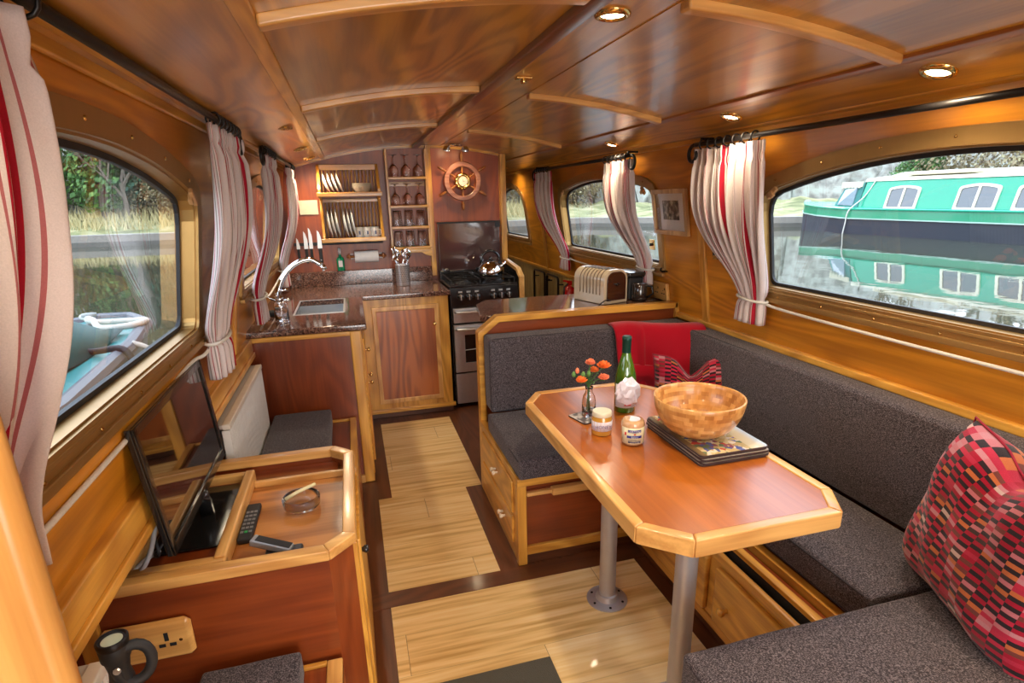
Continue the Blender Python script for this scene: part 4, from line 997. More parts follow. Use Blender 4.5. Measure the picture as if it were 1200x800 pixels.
link('divider_strip', B(-.385, -.092, 1.835, 1.850, .600, .622), PALEOAK('X'), t, world=True, bevel=.002)
link('back_panel', B(-.60, -.12, 1.85, 1.94, .600, .612), MAHOG('X'), t, world=True)
link('tray_bar', B(-.415, -.385, 1.385, 1.885, .600, .648), PALEOAK('Y'), t, world=True, bevel=.006)
link('tray_bar', B(-.625, -.385, 1.372, 1.402, .600, .642), PALEOAK('X'), t, world=True, bevel=.005)
link('tray_bar', B(-.600, -.415, 1.870, 1.895, .600, .640), PALEOAK('X'), t, world=True, bevel=.005)
link('tray_bar', B(-.640, -.610, 1.385, 1.895, .560, .632), PALEOAK('Y'), t, world=True, bevel=.005)
link('tray_base', B(-.612, -.41, 1.40, 1.875, .600, .603), MAHOG('Y'), t, world=True)
# socket on its near face
t = thing('wall_socket', 'oak wall socket with dark slots on the near side of the television cabinet', 'wall socket', (-.56, 1.30, .45))
link('socket_plate', hexa(NB(), [(-.655, 1.285, .447), (-.463, 1.285, .447), (-.463, 1.3125, .447), (-.655, 1.3125, .447), (-.655, 1.285, .555), (-.463, 1.285, .555), (-.463, 1.3125, .555), (-.655, 1.3125, .555)]), PALEOAK('X'), t, world=True, bevel=.012, seg=1)
for a in ((-.608, -.570, .500, .508), (-.521, -.512, .506, .528), (-.535, -.521, .490, .498), (-.512, -.498, .490, .498)):
    link('socket_hole' if a[0] > -.56 else 'rocker_switch', B(a[0], a[1], 1.283, 1.287, a[2], a[3]), MATTBLK(), t, world=True)
link('socket_screw', lathe(NB(), [(0, .002), (.004, .001), (.004, 0)], (-.487, 1.2845, .503), 10, RV), BRASS(), t, world=True)
# television
bl = Vector((-.481, 1.335, .698)); al = Vector((-.004, .615, -.006)); up_ = Vector((-.016, -.036, .342))
nrm = al.cross(up_).normalized()
def tvp(u, v, d): return bl+al*u+up_*v+nrm*d
t = thing('television', 'black flat-screen television on a glossy base on the left cabinet', 'television', (-.50, 1.66, .603))
def tvbox(u0, u1, v0, v1, d0, d1, u0b=None):
    return hexa(NB(), [tvp(u0, v0, d0), tvp(u1, v0, d0), tvp(u1, v1, d0), tvp(u0, v1, d0), tvp(u0, v0, d1), tvp(u1, v0, d1), tvp(u1, v1, d1), tvp(u0, v1, d1)])
link('bezel', tvbox(0, 1, 0, 1, -.014, 0), BLACK(), t, world=True, bevel=.003)
bm = NB()
for a in ((0, 1, .94, 1), (0, 1, 0, .08), (0, .035, 0, 1), (.965, 1, 0, 1)):
    hexa(bm, [tvp(a[0], a[2], 0), tvp(a[1], a[2], 0), tvp(a[1], a[3], 0), tvp(a[0], a[3], 0), tvp(a[0], a[2], .006), tvp(a[1], a[2], .006), tvp(a[1], a[3], .006), tvp(a[0], a[3], .006)])
link('bezel_rim', bm, BLACK(), t, world=True, bevel=.002)
link('screen', tvbox(.03, .97, .07, .95, 0, .0012), plain('black_screen', (.006, .005, .005), .04, coat=1, spec=1.0), t, world=True)
link('stand_neck', tube(NB(), [tvp(.5, .02, -.006), (-.495, 1.68, .66), (-.495, 1.69, .61)], .02, 12), BLACK(), t, world=True, smooth=True)
link('stand_base', prism(NB(), [(-.600, 1.50), (-.425, 1.50), (-.420, 1.55), (-.418, 1.84), (-.44, 1.865), (-.600, 1.865)], .604, .614), BLACK(), t, world=True, bevel=.004)
# cables
pts = [(-.535, 1.50, .80), (-.545, 1.46, .74), (-.560, 1.42, .67), (-.585, 1.385, .63), (-.61, 1.38, .615), (-.615, 1.41, .615), (-.60, 1.46, .62), (-.57, 1.50, .625)]
def smooth_pts(p, n=6):
    P = [Vector(q) for q in p]; out = []
    for i in range(len(P)-1):
        p0, p1, p2, p3 = P[max(i-1, 0)], P[i], P[i+1], P[min(i+2, len(P)-1)]
        for k in range(n):
            u = k/n; out.append(.5*((2*p1)+(p2-p0)*u+(2*p0-5*p1+4*p2-p3)*u*u+(3*p1-p0-3*p2+p3)*u**3))
    out.append(P[-1]); return out
solo('aerial_cable', tube(NB(), smooth_pts(pts), .006, 8), plain('pale_cable', (.55, .55, .55), .5), 'pale grey cable looping behind the television', 'cable', smooth=True)
solo('power_cable', tube(NB(), smooth_pts([(-.56, 1.52, .64), (-.57, 1.47, .63), (-.55, 1.44, .65), (-.56, 1.47, .70), (-.545, 1.52, .72)]), .004, 8), MATTBLK(), 'thin black cable behind the bottom corner of the television', 'cable', smooth=True)
t = thing('remote_control', 'black remote control lying against the oak tray bar of the television', 'remote control', (-.365, 1.60, .60))
link('remote_body', B(-.384, -.345, 1.50, 1.70, .600, .618), MATTBLK(), t, world=True, bevel=.005)
for k in range(6):
    for j in range(3):
        link('remote_button', B(-.379+j*.011, -.371+j*.011, 1.53+k*.022, 1.54+k*.022, .617, .6195), plain('green_button', (.02, .4, .1), .4) if (k == 0 and j == 1) else plain('grey_button', (.22, .22, .22), .4), t, world=True)
# phone in dock
t = thing('cordless_phone', 'silver and black handset leaning out of its dark cradle by the near lip', 'handset', (-.26, 1.39, .60))
link('cradle', B(-.300, -.205, 1.372, 1.435, .600, .618), plain('dark_cradle', (.03, .035, .045), .3), t, world=True, bevel=.006)
M = Matrix.Translation((-.282, 1.425, .632)) @ Matrix.Rotation(-.35, 4, 'Z') @ Matrix.Rotation(.22, 4, 'Y')
link('handset', B(-.055, .055, -.016, .016, -.010, .010, M=M), plain('silver_plastic', (.35, .37, .40), .3, .3), t, world=True, bevel=.005)
link('handset_keys', B(-.042, .052, -.012, .012, .009, .0115, M=M), MATTBLK(), t, world=True, bevel=.002)
# ashtray
t = thing('glass_ashtray', 'round cut-glass ashtray on the cabinet top', 'ashtray', (-.225, 1.665, .600))
link('dish', lathe(NB(), [(0, .001), (.046, .001), (.054, .008), (.056, .034), (.052, .038), (.048, .036), (.045, .012), (.035, .008), (0, .008)], (-.225, 1.665, .600), 36), GLASS(), t, world=True, smooth=True)
sp_ = Vector((-.225, 1.665, .600))
bm = NB()
tube(bm, [sp_+Vector((-.045, -.005, .036)), sp_+Vector((-.008, .012, .046)), sp_+Vector((.042, .038, .052))], .0055, 8)
solo('cream_clip', bm, plain('cream_plastic', (.80, .70, .40), .4), 'cream plastic clip lying across the glass ashtray', 'clip', bevel=0, smooth=True)
# left bench between cabinet and sink unit
t = thing('left_bench', 'mahogany locker bench between the television cabinet and the sink unit', 'bench', (-.30, 2.46, 0))
link('bench_top', B(-.47, -.075, 1.985, 2.935, .365, .380), MAHOG('Y'), t, world=True)
link('bench_front', B(-.085, -.070, 1.985, 2.935, .0, .375), TEAK('Y'), t, world=True)
link('bench_edge', B(-.098, -.066, 1.985, 2.94, .362, .395), OAK('Y'), t, world=True, bevel=.004)
link('bench_back_edge', B(-.47, -.098, 2.925, 2.942, .38, .392), OAK('X'), t, world=True, bevel=.002)
box_cushion('bench_cushion', 'small charcoal cushion on the locker bench beside the radiator', (-.465, -.185, 1.99, 2.915, .382, .465), 'z', None, bev=.03)
t = thing('near_left_bench', 'mahogany step bench with oak edge below the socket at the bottom left', 'bench', (-.3, 1.0, 0))
link('bench_top', B(-.47, -.135, .60, 1.290, .315, .330), MAHOG('Y'), t, world=True)
link('bench_front', B(-.145, -.130, .60, 1.290, 0, .33), TEAK('Y'), t, world=True)
link('bench_edge', B(-.170, -.130, .60, 1.295, .312, .340), PALEOAK('Y'), t, world=True, bevel=.004)
link('bench_back_edge', B(-.47, -.17, 1.282, 1.296, .330, .340), OAK('X'), t, world=True, bevel=.002)
box_cushion('bench_cushion', 'grey tweed cushion corner under the oak socket at the bottom left', (-.455, -.225, .62, 1.275, .332, .405), 'z', None, bev=.03)

# ================================================================== CURTAINS, RODS, ROPES
def rod(side, y0, y1, z, label, scroll0=True, scroll1=True, spots=()):
    x = (1.462 if side == 1 else -.340)
    W = WR if side == 1 else WL
    t = thing('curtain_rod', label, 'curtain rod', (x, (y0+y1)/2, z), 0, 'black iron curtain rods')
    link('rod', tube(NB(), [(x, y0, z), (x, y1, z)], .0095, 12), IRON(), t, world=True, smooth=True)
    for end, d in ((y0, -1), (y1, 1)):
        if (d < 0 and not scroll0) or (d > 0 and not scroll1): continue
        pts = [(x, end, z)]
        for k in range(22):
            a = k/21*PI*1.75; r = .038-.015*k/21
            pts.append((x+.002*k/21*(-side), end+d*(.012+r*math.sin(a)), z-.038+r*math.cos(a)))
        link('scroll_end', tube(NB(), pts, .008, 8), IRON(), t, world=True, smooth=True)
    for y in (y0+.04, y1-.04):
        link('rod_bracket', tube(NB(), [(x, y, z), (x, y, z+.02), (W(z)+side*.002, y, z+.02)], .006, 8), IRON(), t, world=True)
    for y in spots:
        pts = [(x+.019*math.cos(a), y, z-.004+.019*math.sin(a)) for a in [2*PI*k/14 for k in range(14)]]
        link('ring', tube(NB(), pts, .0032, 6, closed=True), IRON(), t, world=True, smooth=True)
ring_y = lambda a, b, n=6: [a+(b-a)*(k+.5)/n for k in range(n)]
def curtain(side, ya, yb, yc, hw, ztop, ztie, zbot, label, seed, tie=True, cloth=1.25, uoff=None, xt=None, xb=None, hwb=None, pleats=9, amp=.026):
    rnd = random.Random(seed); NU_, NV_ = 150, 46
    W = WR if side == 1 else WL
    xtop = xt if xt is not None else (1.462 if side == 1 else -.340)
    xtie = xb if xb is not None else (W(ztie)-side*.045)
    bm = NB(); uvl = bm.loops.layers.uv.new('UVMap'); rows = []
    ph = rnd.random()*6; ph2 = rnd.random()*6; jit = [rnd.uniform(-.6, .6) for _ in range(60)]
    hwb = hwb or hw*1.35
    for j in range(NV_+1):
        v = j/NV_; z = ztop+(zbot-ztop)*v; row = []
        s = min(1, max(0, (ztop-z)/(ztop-ztie))); ss = (s**1.9)*(s**1.9)*(3-2*s**1.9)
        flare = max(0, (ztie-z)/(ztie-zbot+1e-6))
        cy_ = (ya+yb)/2*(1-ss)+yc*ss
        hw_ = (yb-ya)/2*(1-ss)**1.0+hw*ss
        bulge = math.sin(min(1, s)*PI)*.02*(1 if tie else 0)
        hw_ = hw_+bulge
        if flare > 0: hw_ = hw+(hwb-hw)*flare**.7
        xx = xtop*(1-ss)+xtie*ss
        pinch = math.exp(-((z-(ztop-.055))/.012)**2)
        am = amp*(1+.25*ss)*(1-.55*pinch)
        if ztop-z < .055: am *= .8
        tiepin = math.exp(-((z-ztie)/.018)**2)*(1 if tie else 0)
        am *= (1-.45*tiepin); hw_ *= (1-.12*tiepin)
        for i in range(NU_+1):
            u = i/NU_; w = u*2-1
            k = u*pleats; jj = jit[int(k) % 60]*.35
            wob = math.sin(2*PI*(k+jj*0)+ph)+.35*math.sin(2*PI*k*.5+ph2+z*3)+.18*math.sin(2*PI*k*2.0+z*9*rnd_s(seed))
            ydis = .010*math.cos(2*PI*k+ph)*(1+.8*ss)
            bow = -side*.012*math.cos(w*PI/2)*ss
            row.append((bm.verts.new((xx-side*am*.75*wob*.75+bow, cy_+hw_*w+ydis, z)), u, v))
        rows.append(row)
    for j in range(NV_):
        for i in range(NU_):
            q = (rows[j][i], rows[j+1][i], rows[j+1][i+1], rows[j][i+1])
            f = bm.faces.new([a[0] for a in q]); f.smooth = True
            for lp, a in zip(f.loops, q): lp[uvl].uv = (a[1]*cloth+(seed*.137 if uoff is None else uoff), a[2])
    t = thing('curtain', label, 'curtain', (xtop, (ya+yb)/2, zbot), 0, 'striped curtains')
    link('curtain_cloth', bm, curtain_mat(), t, world=True, smooth=True, solid=.0022)
    if tie:
        pts = []
        for k in range(20):
            a = 2*PI*k/20; pts.append((xtie+side*.002+.036*math.cos(a), yc+(hw+.016)*math.sin(a), ztie+.006*math.sin(a)))
        link('tieback_cord', tube(NB(), pts, .006, 8, closed=True), ROPE(), t, world=True, smooth=True)
def rnd_s(s): return 1+.1*(s % 5)
ZR = 1.700; ZL = 1.735
rod(1, .20, 2.27, ZR, 'long black curtain rod over the big right-hand window', scroll0=False, spots=ring_y(1.86, 2.24, 7))
rod(1, 2.86, 4.50, ZR, 'black curtain rod over the middle window on the right', spots=ring_y(2.88, 3.2)+ring_y(4.16, 4.48))
rod(-1, .10, 2.27, ZL, 'long black curtain rod over the near left window', scroll0=False, spots=ring_y(1.86, 2.24, 7)+ring_y(.5, .9))
rod(-1, 2.86, 4.42, ZL, 'black curtain rod over the window above the sink', spots=ring_y(2.9, 3.3)+ring_y(4.1, 4.4))
curtain(1, 1.83, 2.25, 1.985, .068, ZR-.018, 1.075, .975, 'striped curtain tied back at the far end of the big right-hand window', 1, hwb=.075)
curtain(1, 2.84, 3.20, 2.895, .060, ZR-.018, 1.105, 1.02, 'striped curtain hanging down behind the toaster, right of the middle window', 2, hwb=.075)
curtain(1, 4.12, 4.50, 4.17, .065, ZR-.018, 1.045, .955, 'striped curtain tied back at the far side of the middle right window', 3, hwb=.085)
curtain(-1, 1.80, 2.27, 2.05, .085, ZL-.022, 1.075, .955, 'red-banded striped curtain tied back at the far end of the near left window', 4, hwb=.105)
curtain(-1, 2.88, 3.34, 3.02, .080, ZL-.022, 1.06, .935, 'striped curtain gathered beside the tap at the near side of the sink window', 5, hwb=.10)
curtain(-1, 3.98, 4.38, 4.22, .060, ZL-.022, 1.06, .945, 'striped curtain in the far left corner beside the knives', 6, hwb=.08)
curtain(-1, .40, .89, .670, .165, ZL-.022, 1.10, 1.045, 'large pale striped curtain in the left foreground of the photo', 13, tie=False, cloth=.40, uoff=.165, hwb=.165, pleats=4.6, amp=.032, xb=-.462)
def rope(pts, label):
    P = smooth_pts(pts, 10); bm = tube(NB(), P, .0058, 8)
    solo('window_rope', bm, ROPE(), label, 'rope', 'white ropes slung under the windows', smooth=True)
rx = lambda z, d: WR(z)-d; lx = lambda z, d: WL(z)+d
rope([(rx(1.05, .05), 1.95, 1.072), (rx(1.05, .025), 1.80, 1.050), (rx(1.04, .02), 1.2, 1.040), (rx(1.04, .02), .3, 1.04)], 'white rope running along the side below the big right-hand window')
rope([(rx(1.05, .04), 4.14, 1.045), (rx(1.03, .02), 3.9, 1.030), (rx(1.035, .02), 3.5, 1.025), (rx(1.05, .04), 2.94, 1.09)], 'white rope slung under the middle right window between its two curtains')
rope([(lx(1.05, .05), 2.02, 1.075), (lx(1.06, .028), 1.93, 1.045), (lx(1.04, .006), 1.84, 1.038), (lx(1.02, .006), 1.4, 1.018), (lx(1.008, .006), .5, 1.008)], 'thick white rope running along the ledge below the near left window')
rope([(lx(1.06, .06), 3.06, 1.06), (lx(1.02, .05), 3.35, 1.01), (lx(1.02, .05), 3.8, 1.03), (lx(1.06, .05), 4.16, 1.06)], 'white rope slung behind the tap between the sink window curtains')
for side, y, z, lab in ((1, 2.02, 1.085, 'small iron hook holding the tie of the near right curtain'), (1, 2.73, 1.10, 'small iron hook beside the curtain over the coffee maker')):
    x = WR(z); solo('curtain_hook', tube(NB(), [(x, y, z), (x-.03, y, z), (x-.04, y, z+.008), (x-.045, y-.012, z+.02)], .005, 8), IRON(), lab, 'hook', 'iron curtain hooks', smooth=True)

# ================================================================== ON THE TABLE AND SEATS
TT = TZ+.0005-.002
# bowl
def bowl_mat():
    m, nt, b = newmat('laminated_bamboo')
    tc = nt.nodes.new('ShaderNodeTexCoord'); sp = nt.nodes.new('ShaderNodeSeparateXYZ'); nt.links.new(tc.outputs['Object'], sp.inputs[0])
    ang = math_n(nt, 'ARCTAN2', sp.outputs[1], sp.outputs[0])
    ring = math_n(nt, 'FLOOR', math_n(nt, 'MULTIPLY', sp.outputs[2], 75.0))
    cell = math_n(nt, 'FLOOR', math_n(nt, 'ADD', math_n(nt, 'MULTIPLY', ang, 5.2), math_n(nt, 'MULTIPLY', ring, 1.37)))
    cb = nt.nodes.new('ShaderNodeCombineXYZ'); nt.links.new(cell, cb.inputs[0]); nt.links.new(ring, cb.inputs[1])
    wz = nt.nodes.new('ShaderNodeTexWhiteNoise'); wz.noise_dimensions = '2D'; nt.links.new(cb.outputs[0], wz.inputs['Vector'])
    n = nt.nodes.new('ShaderNodeTexNoise'); n.inputs['Scale'].default_value = 1; mp = nt.nodes.new('ShaderNodeMapping'); mp.inputs['Scale'].default_value = (60, 60, 12)
    nt.links.new(tc.outputs['Object'], mp.inputs[0]); nt.links.new(mp.outputs[0], n.inputs['Vector'])
    f = math_n(nt, 'ADD', math_n(nt, 'MULTIPLY', wz.outputs['Value'], .5), math_n(nt, 'MULTIPLY', n.outputs['Fac'], .5))
    nt.links.new(ramp(nt, f, [(.2, (.36, .14, .03)), (.5, (.55, .26, .07)), (.8, (.72, .40, .13))]), b.inputs['Base Color'])
    b.inputs['Roughness'].default_value = .3; b.inputs['Coat Weight'].default_value = .3; return m
prof = []
R_, H_ = .138, .118
for k in range(15):
    a = k/14*PI/2*.93; prof.append((.045+(R_-.045)*math.sin(a), H_*(1-math.cos(a))*1.12))
H1 = prof[-1][1]
inner_ = [(r-.008, z+.004 if z < H1-.002 else z) for r, z in reversed(prof)]
bm = lathe(NB(), [(0, 0), (.045, 0)]+prof+[(R_-.002, H1+.003), (R_-.006, H1+.003)]+[(r, max(z, .008)) for r, z in inner_]+[(0, .008)], (.985, 1.415, TT+.0345), 56)
solo('wooden_bowl', bm, bowl_mat(), 'large round bamboo salad bowl standing on the stack of place mats', 'bowl', smooth=True)
# place mats
def mat_art():
    m, nt, b = newmat('colourful_mat_picture')
    tc = nt.nodes.new('ShaderNodeTexCoord'); v = nt.nodes.new('ShaderNodeTexVoronoi'); v.inputs['Scale'].default_value = 75
    nt.links.new(tc.outputs['Object'], v.inputs['Vector']); sp = nt.nodes.new('ShaderNodeSeparateColor'); nt.links.new(v.outputs['Color'], sp.inputs[0])
    pat = ramp(nt, sp.outputs[0], [(0, (.50, .38, .16)), (.3, (.62, .50, .26)), (.48, (.25, .08, .12)), (.58, (.09, .12, .32)), (.7, (.5, .06, .05)), (.8, (.12, .18, .10)), (.9, (.7, .62, .5))], 'CONSTANT')
    xyz = nt.nodes.new('ShaderNodeSeparateXYZ'); nt.links.new(tc.outputs['Object'], xyz.inputs[0])
    d = math_n(nt, 'ABSOLUTE', math_n(nt, 'ADD', xyz.outputs[0], .02)); e = math_n(nt, 'GREATER_THAN', d, .075)
    sky = ramp(nt, math_n(nt, 'ADD', math_n(nt, 'MULTIPLY', xyz.outputs[0], 4.0), .5), [(0, (.06, .05, .04)), (.2, (.30, .20, .08)), (.5, (.62, .48, .20)), (.85, (.58, .50, .34)), (.95, (.45, .58, .72))])
    mx = nt.nodes.new('ShaderNodeMix'); mx.data_type = 'RGBA'; nt.links.new(e, mx.inputs[0]); nt.links.new(pat, mx.inputs[6]); nt.links.new(sky, mx.inputs[7])
    nt.links.new(mx.outputs[2], b.inputs['Base Color']); b.inputs['Roughness'].default_value = .18; b.inputs['Coat Weight'].default_value = .5; return m
art = mat_art(); corkm = plain('mat_edge', (.05, .03, .03), .5)
def rrect(x0, x1, y0, y1, r, n=5):
    out = []
    for i, (cx, cy) in enumerate(((x0+r, y0+r), (x1-r, y0+r), (x1-r, y1-r), (x0+r, y1-r))):
        for k in range(n+1):
            a = PI+i*PI/2+k*PI/2/n; out.append((cx+r*math.cos(a), cy+r*math.sin(a)))
    return out
for k in range(6):
    dx, dy = (0, .004, -.003, .003, -.002, 0)[k], (0, -.003, .004, -.004, .002, .0)[k]
    z = TT+.0002+k*.0057
    t = thing('place_mat', f'{["lowest", "second", "third", "fourth", "fifth", "topmost, picture-faced"][k]} place mat in the stack under the wooden bowl', 'place mat', (1.015+dx, 1.43+dy, z), 0, 'place mats stacked under the bowl')
    bm = prism(NB(), rrect(-.115, .115, -.170, .150, .014), 0, .0045); link('cork_board', bm, corkm, t)
    link('picture_face', prism(NB(), rrect(-.113, .113, -.168, .148, .013), .0045, .0053), art if k == 5 else plain('mat_cream_face', (.5, .42, .32), .3), t)
# wine bottle
t = thing('wine_bottle', 'tall green wine bottle with dark green foil neck on the table', 'bottle', (.900, 1.74, TT))
c = (.900, 1.74, TT)
gg = plain('green_bottle_glass', (.05, .14, .010), .06, coat=1, spec=.8)
link('bottle_glass', lathe(NB(), [(0, .004), (.034, .0), (.0375, .004), (.0385, .115), (.036, .140), (.026, .178), (.0175, .205), (.0145, .225), (.0145, .27), (0, .27)], c, 36), gg, t, world=True, smooth=True)
link('foil_neck', lathe(NB(), [(.0155, .212), (.0158, .262), (.0165, .264), (.0165, .276), (.014, .278), (0, .277)], c, 24), plain('green_foil', (.006, .05, .035), .3, .4), t, world=True, smooth=True)
bm = NB(); n_ = 26
vs = []
for k in range(n_+1):
    a = math.radians(-175+k*150/n_+ 0); r = .0388
    vs.append((bm.verts.new((c[0]+r*math.cos(a), c[1]+r*math.sin(a), c[2]+.022)), bm.verts.new((c[0]+r*math.cos(a), c[1]+r*math.sin(a), c[2]+.108))))
for a, b_ in zip(vs, vs[1:]): bm.faces.new((a[0], b_[0], b_[1], a[1]))
lb = link('bottle_label', bm, plain('label_paper', (.74, .70, .72), .7), t, world=True, smooth=True, solid=.0005)
def patch(cc, r, a0, a1, z0, z1):
    bm = NB(); vs = []
    for k in range(9):
        a = math.radians(a0+(a1-a0)*k/8); vs.append((bm.verts.new((cc[0]+r*math.cos(a), cc[1]+r*math.sin(a), cc[2]+z0)), bm.verts.new((cc[0]+r*math.cos(a), cc[1]+r*math.sin(a), cc[2]+z1))))
    for a, b_ in zip(vs, vs[1:]): bm.faces.new((a[0], b_[0], b_[1], a[1]))
    return bm
link('red_label_mark', patch(c, .0394, -118, -82, .030, .042), plain('label_red', (.65, .03, .02), .5), lb, world=True, smooth=True, solid=.0004)
link('green_label_line', patch(c, .0394, -150, -90, .072, .075), plain('label_green', (.05, .22, .12), .5), lb, world=True, smooth=True, solid=.0004)
# crumpled tissue in front of bottle
bm = NB(); bmesh.ops.create_icosphere(bm, subdivisions=3, radius=1)
rn = random.Random(5); dirs = [(Vector((rn.uniform(-1, 1), rn.uniform(-1, 1), rn.uniform(-1, 1))).normalized(), rn.uniform(4, 13), rn.random()*6) for _ in range(14)]
for v in bm.verts:
    q = v.co.copy(); d = 1+.22*sum(abs(math.sin(q.dot(a)*f+p))-.5 for a, f, p in dirs)/2
    v.co = Vector((q.x*.036*d, q.y*.015*d, q.z*.040*d))+Vector((.880, 1.683, TT+.082+.008))
    if v.co.z < TT+.05: v.co.z = TT+.05+(v.co.z-TT-.05)*.3
bmesh.ops.translate(bm, vec=(.002, 0, 0), verts=bm.verts)
solo('crumpled_wrapper', bm, plain('clear_wrapper', (.74, .68, .74), .22, coat=.6), 'crumpled white cellophane wrapper propped on the biscuit jar against the wine bottle', 'wrapper')
# text helper
def text_on(parent, name, s, size, origin, xdir, updir, mat, bold=0.0):
    cu = bpy.data.curves.new(name, 'FONT'); cu.body = s; cu.size = size; cu.align_x = 'CENTER'; cu.align_y = 'CENTER'; cu.extrude = .0002; cu.offset = bold; cu.resolution_u = 2
    o = bpy.data.objects.new(name+'_tmp', cu)
    dg = bpy.context.evaluated_depsgraph_get(); COL.objects.link(o); dg = bpy.context.evaluated_depsgraph_get()
    me = bpy.data.meshes.new_from_object(o.evaluated_get(dg)); bpy.data.objects.remove(o)
    xd = Vector(xdir).normalized(); ud = Vector(updir).normalized(); nd = xd.cross(ud)
    M = Matrix(((xd.x, ud.x, nd.x, origin[0]), (xd.y, ud.y, nd.y, origin[1]), (xd.z, ud.z, nd.z, origin[2]), (0, 0, 0, 1)))
    bm = NB(); bm.from_mesh(me); bm.transform(M)
    return link(name, bm, mat, parent, world=True)
def facing(cc, deg, r): a = math.radians(deg); return (cc[0]+r*math.cos(a), cc[1]+r*math.sin(a)), (-math.sin(a), math.cos(a), 0)
# honey jar
t = thing('honey_jar', 'small round honey jar with gold lid on the table', 'jar', (.735, 1.575, TT))
c = (.735, 1.575, TT)
link('jar_glass', lathe(NB(), [(0, .002), (.030, .0), (.0335, .004), (.0335, .055), (.029, .066), (.029, .070), (0, .070)], c, 36), plain('honey', (.60, .30, .045), .06, coat=1), t, world=True, smooth=True)
link('jar_lid', lathe(NB(), [(.031, .064), (.032, .066), (.032, .076), (.030, .080), (.0, .0795)], c, 36), plain('gold_cream_lid', (.78, .72, .52), .35, .1), t, world=True, bevel=.0008)
jl = link('jar_label', patch(c, .0338, -190, -25, .018, .050), plain('lilac_label', (.70, .64, .70), .6), t, world=True, smooth=True, solid=.0004)
(px, py), xd = facing(c, -106, .0346)
text_on(jl, 'label_lettering', 'HONEY', .0155, (px, py, c[2]+.034), xd, (0, 0, 1), plain('violet_ink', (.20, .14, .26), .6))
# rounded pot with blue ribbon label
t = thing('biscuit_pot', 'rounded pot with cream and blue label in front of the wine bottle', 'jar', (.795, 1.475, TT))
c = (.795, 1.475, TT)
link('pot_body', lathe(NB(), [(0, .002), (.026, .0), (.034, .006), (.0365, .016), (.0365, .066), (.035, .076), (.031, .081), (.022, .0815), (0, .080)], c, 40), plain('pale_biscuits', (.68, .40, .20), .15, coat=1, bump=(90, .8, .004)), t, world=True, smooth=True)
pl = link('pot_label', patch(c, .0368, -178, -35, .010, .063), plain('cream_label', (.80, .74, .48), .5), t, world=True, smooth=True, solid=.0004)
blue = plain('royal_blue', (.02, .02, .26), .5)
link('blue_ribbon', patch(c, .0375, -140, -75, .048, .057), blue, pl, world=True, smooth=True, solid=.0004)
link('blue_ribbon', patch(c, .0375, -145, -72, .030, .038), blue, pl, world=True, smooth=True, solid=.0004)
link('navy_strip', patch(c, .0375, -138, -76, .014, .019), plain('navy', (.02, .02, .10), .5), pl, world=True, smooth=True, solid=.0004)
link('red_spot', patch(c, .0376, -158, -148, .038, .048), plain('label_red', (.65, .03, .02), .5), pl, world=True, smooth=True, solid=.0004)
link('red_motif', patch(c, .0376, -112, -102, .0405, .0455), plain('label_red', (.65, .03, .02), .5), pl, world=True, smooth=True, solid=.0004)
for s, deg, z, sz, mt in (('LORTONS', -108, .0525, .0085, PAPER()), ('Bakery', -108, .034, .0075, PAPER()), ('MARSHMALLOW', -108, .0245, .0052, plain('navy', (0, 0, 0))), ('LUXURY BUTTER', -107, .0165, .0036, PAPER())):
    (px, py), xd = facing(c, deg, .0388); text_on(pl, 'label_lettering', s, sz, (px, py, c[2]+z), xd, (0, 0, 1), mt)
# coaster, vase, flowers
t = thing('coaster', 'square cork coaster with grey picture under the bud vase', 'coaster', (.745, 1.715, TT), .25)
link('coaster_board', prism(NB(), rrect(-.05, .05, -.05, .05, .008), 0, .004), corkm, t)
m, nt, b = newmat('grey_coaster_print'); tc = nt.nodes.new('ShaderNodeTexCoord'); nn = nt.nodes.new('ShaderNodeTexNoise'); nn.inputs['Scale'].default_value = 40
nt.links.new(tc.outputs['Object'], nn.inputs['Vector']); nt.links.new(ramp(nt, nn.outputs['Fac'], [(.42, (.10, .09, .09)), (.5, (.42, .38, .36)), (.6, (.60, .56, .52))]), b.inputs['Base Color'])
link('coaster_face', prism(NB(), rrect(-.049, .049, -.049, .049, .008), .004, .0046), m, t)
t = thing('bud_vase', 'small clear glass bud vase on the coaster', 'vase', (.752, 1.722, TT+.0048))
c = (.752, 1.722, TT+.0048)
link('vase_glass', lathe(NB(), [(0, .004), (.022, .0), (.0245, .004), (.0245, .055), (.020, .075), (.0125, .088), (.012, .100), (.0145, .108), (.0135, .108), (.0105, .100), (.011, .089), (.0185, .074), (.0228, .054), (.0228, .008), (0, .008)], c, 32), GLASS(), t, world=True, smooth=True)
stem_m = plain('flower_stem', (.06, .16, .035), .5); leaf_m = plain('flower_leaf', (.05, .14, .04), .5); pet_m = plain('orange_petal', (.90, .20, .03), .6); pet2 = plain('coral_petal', (.85, .22, .10), .6)
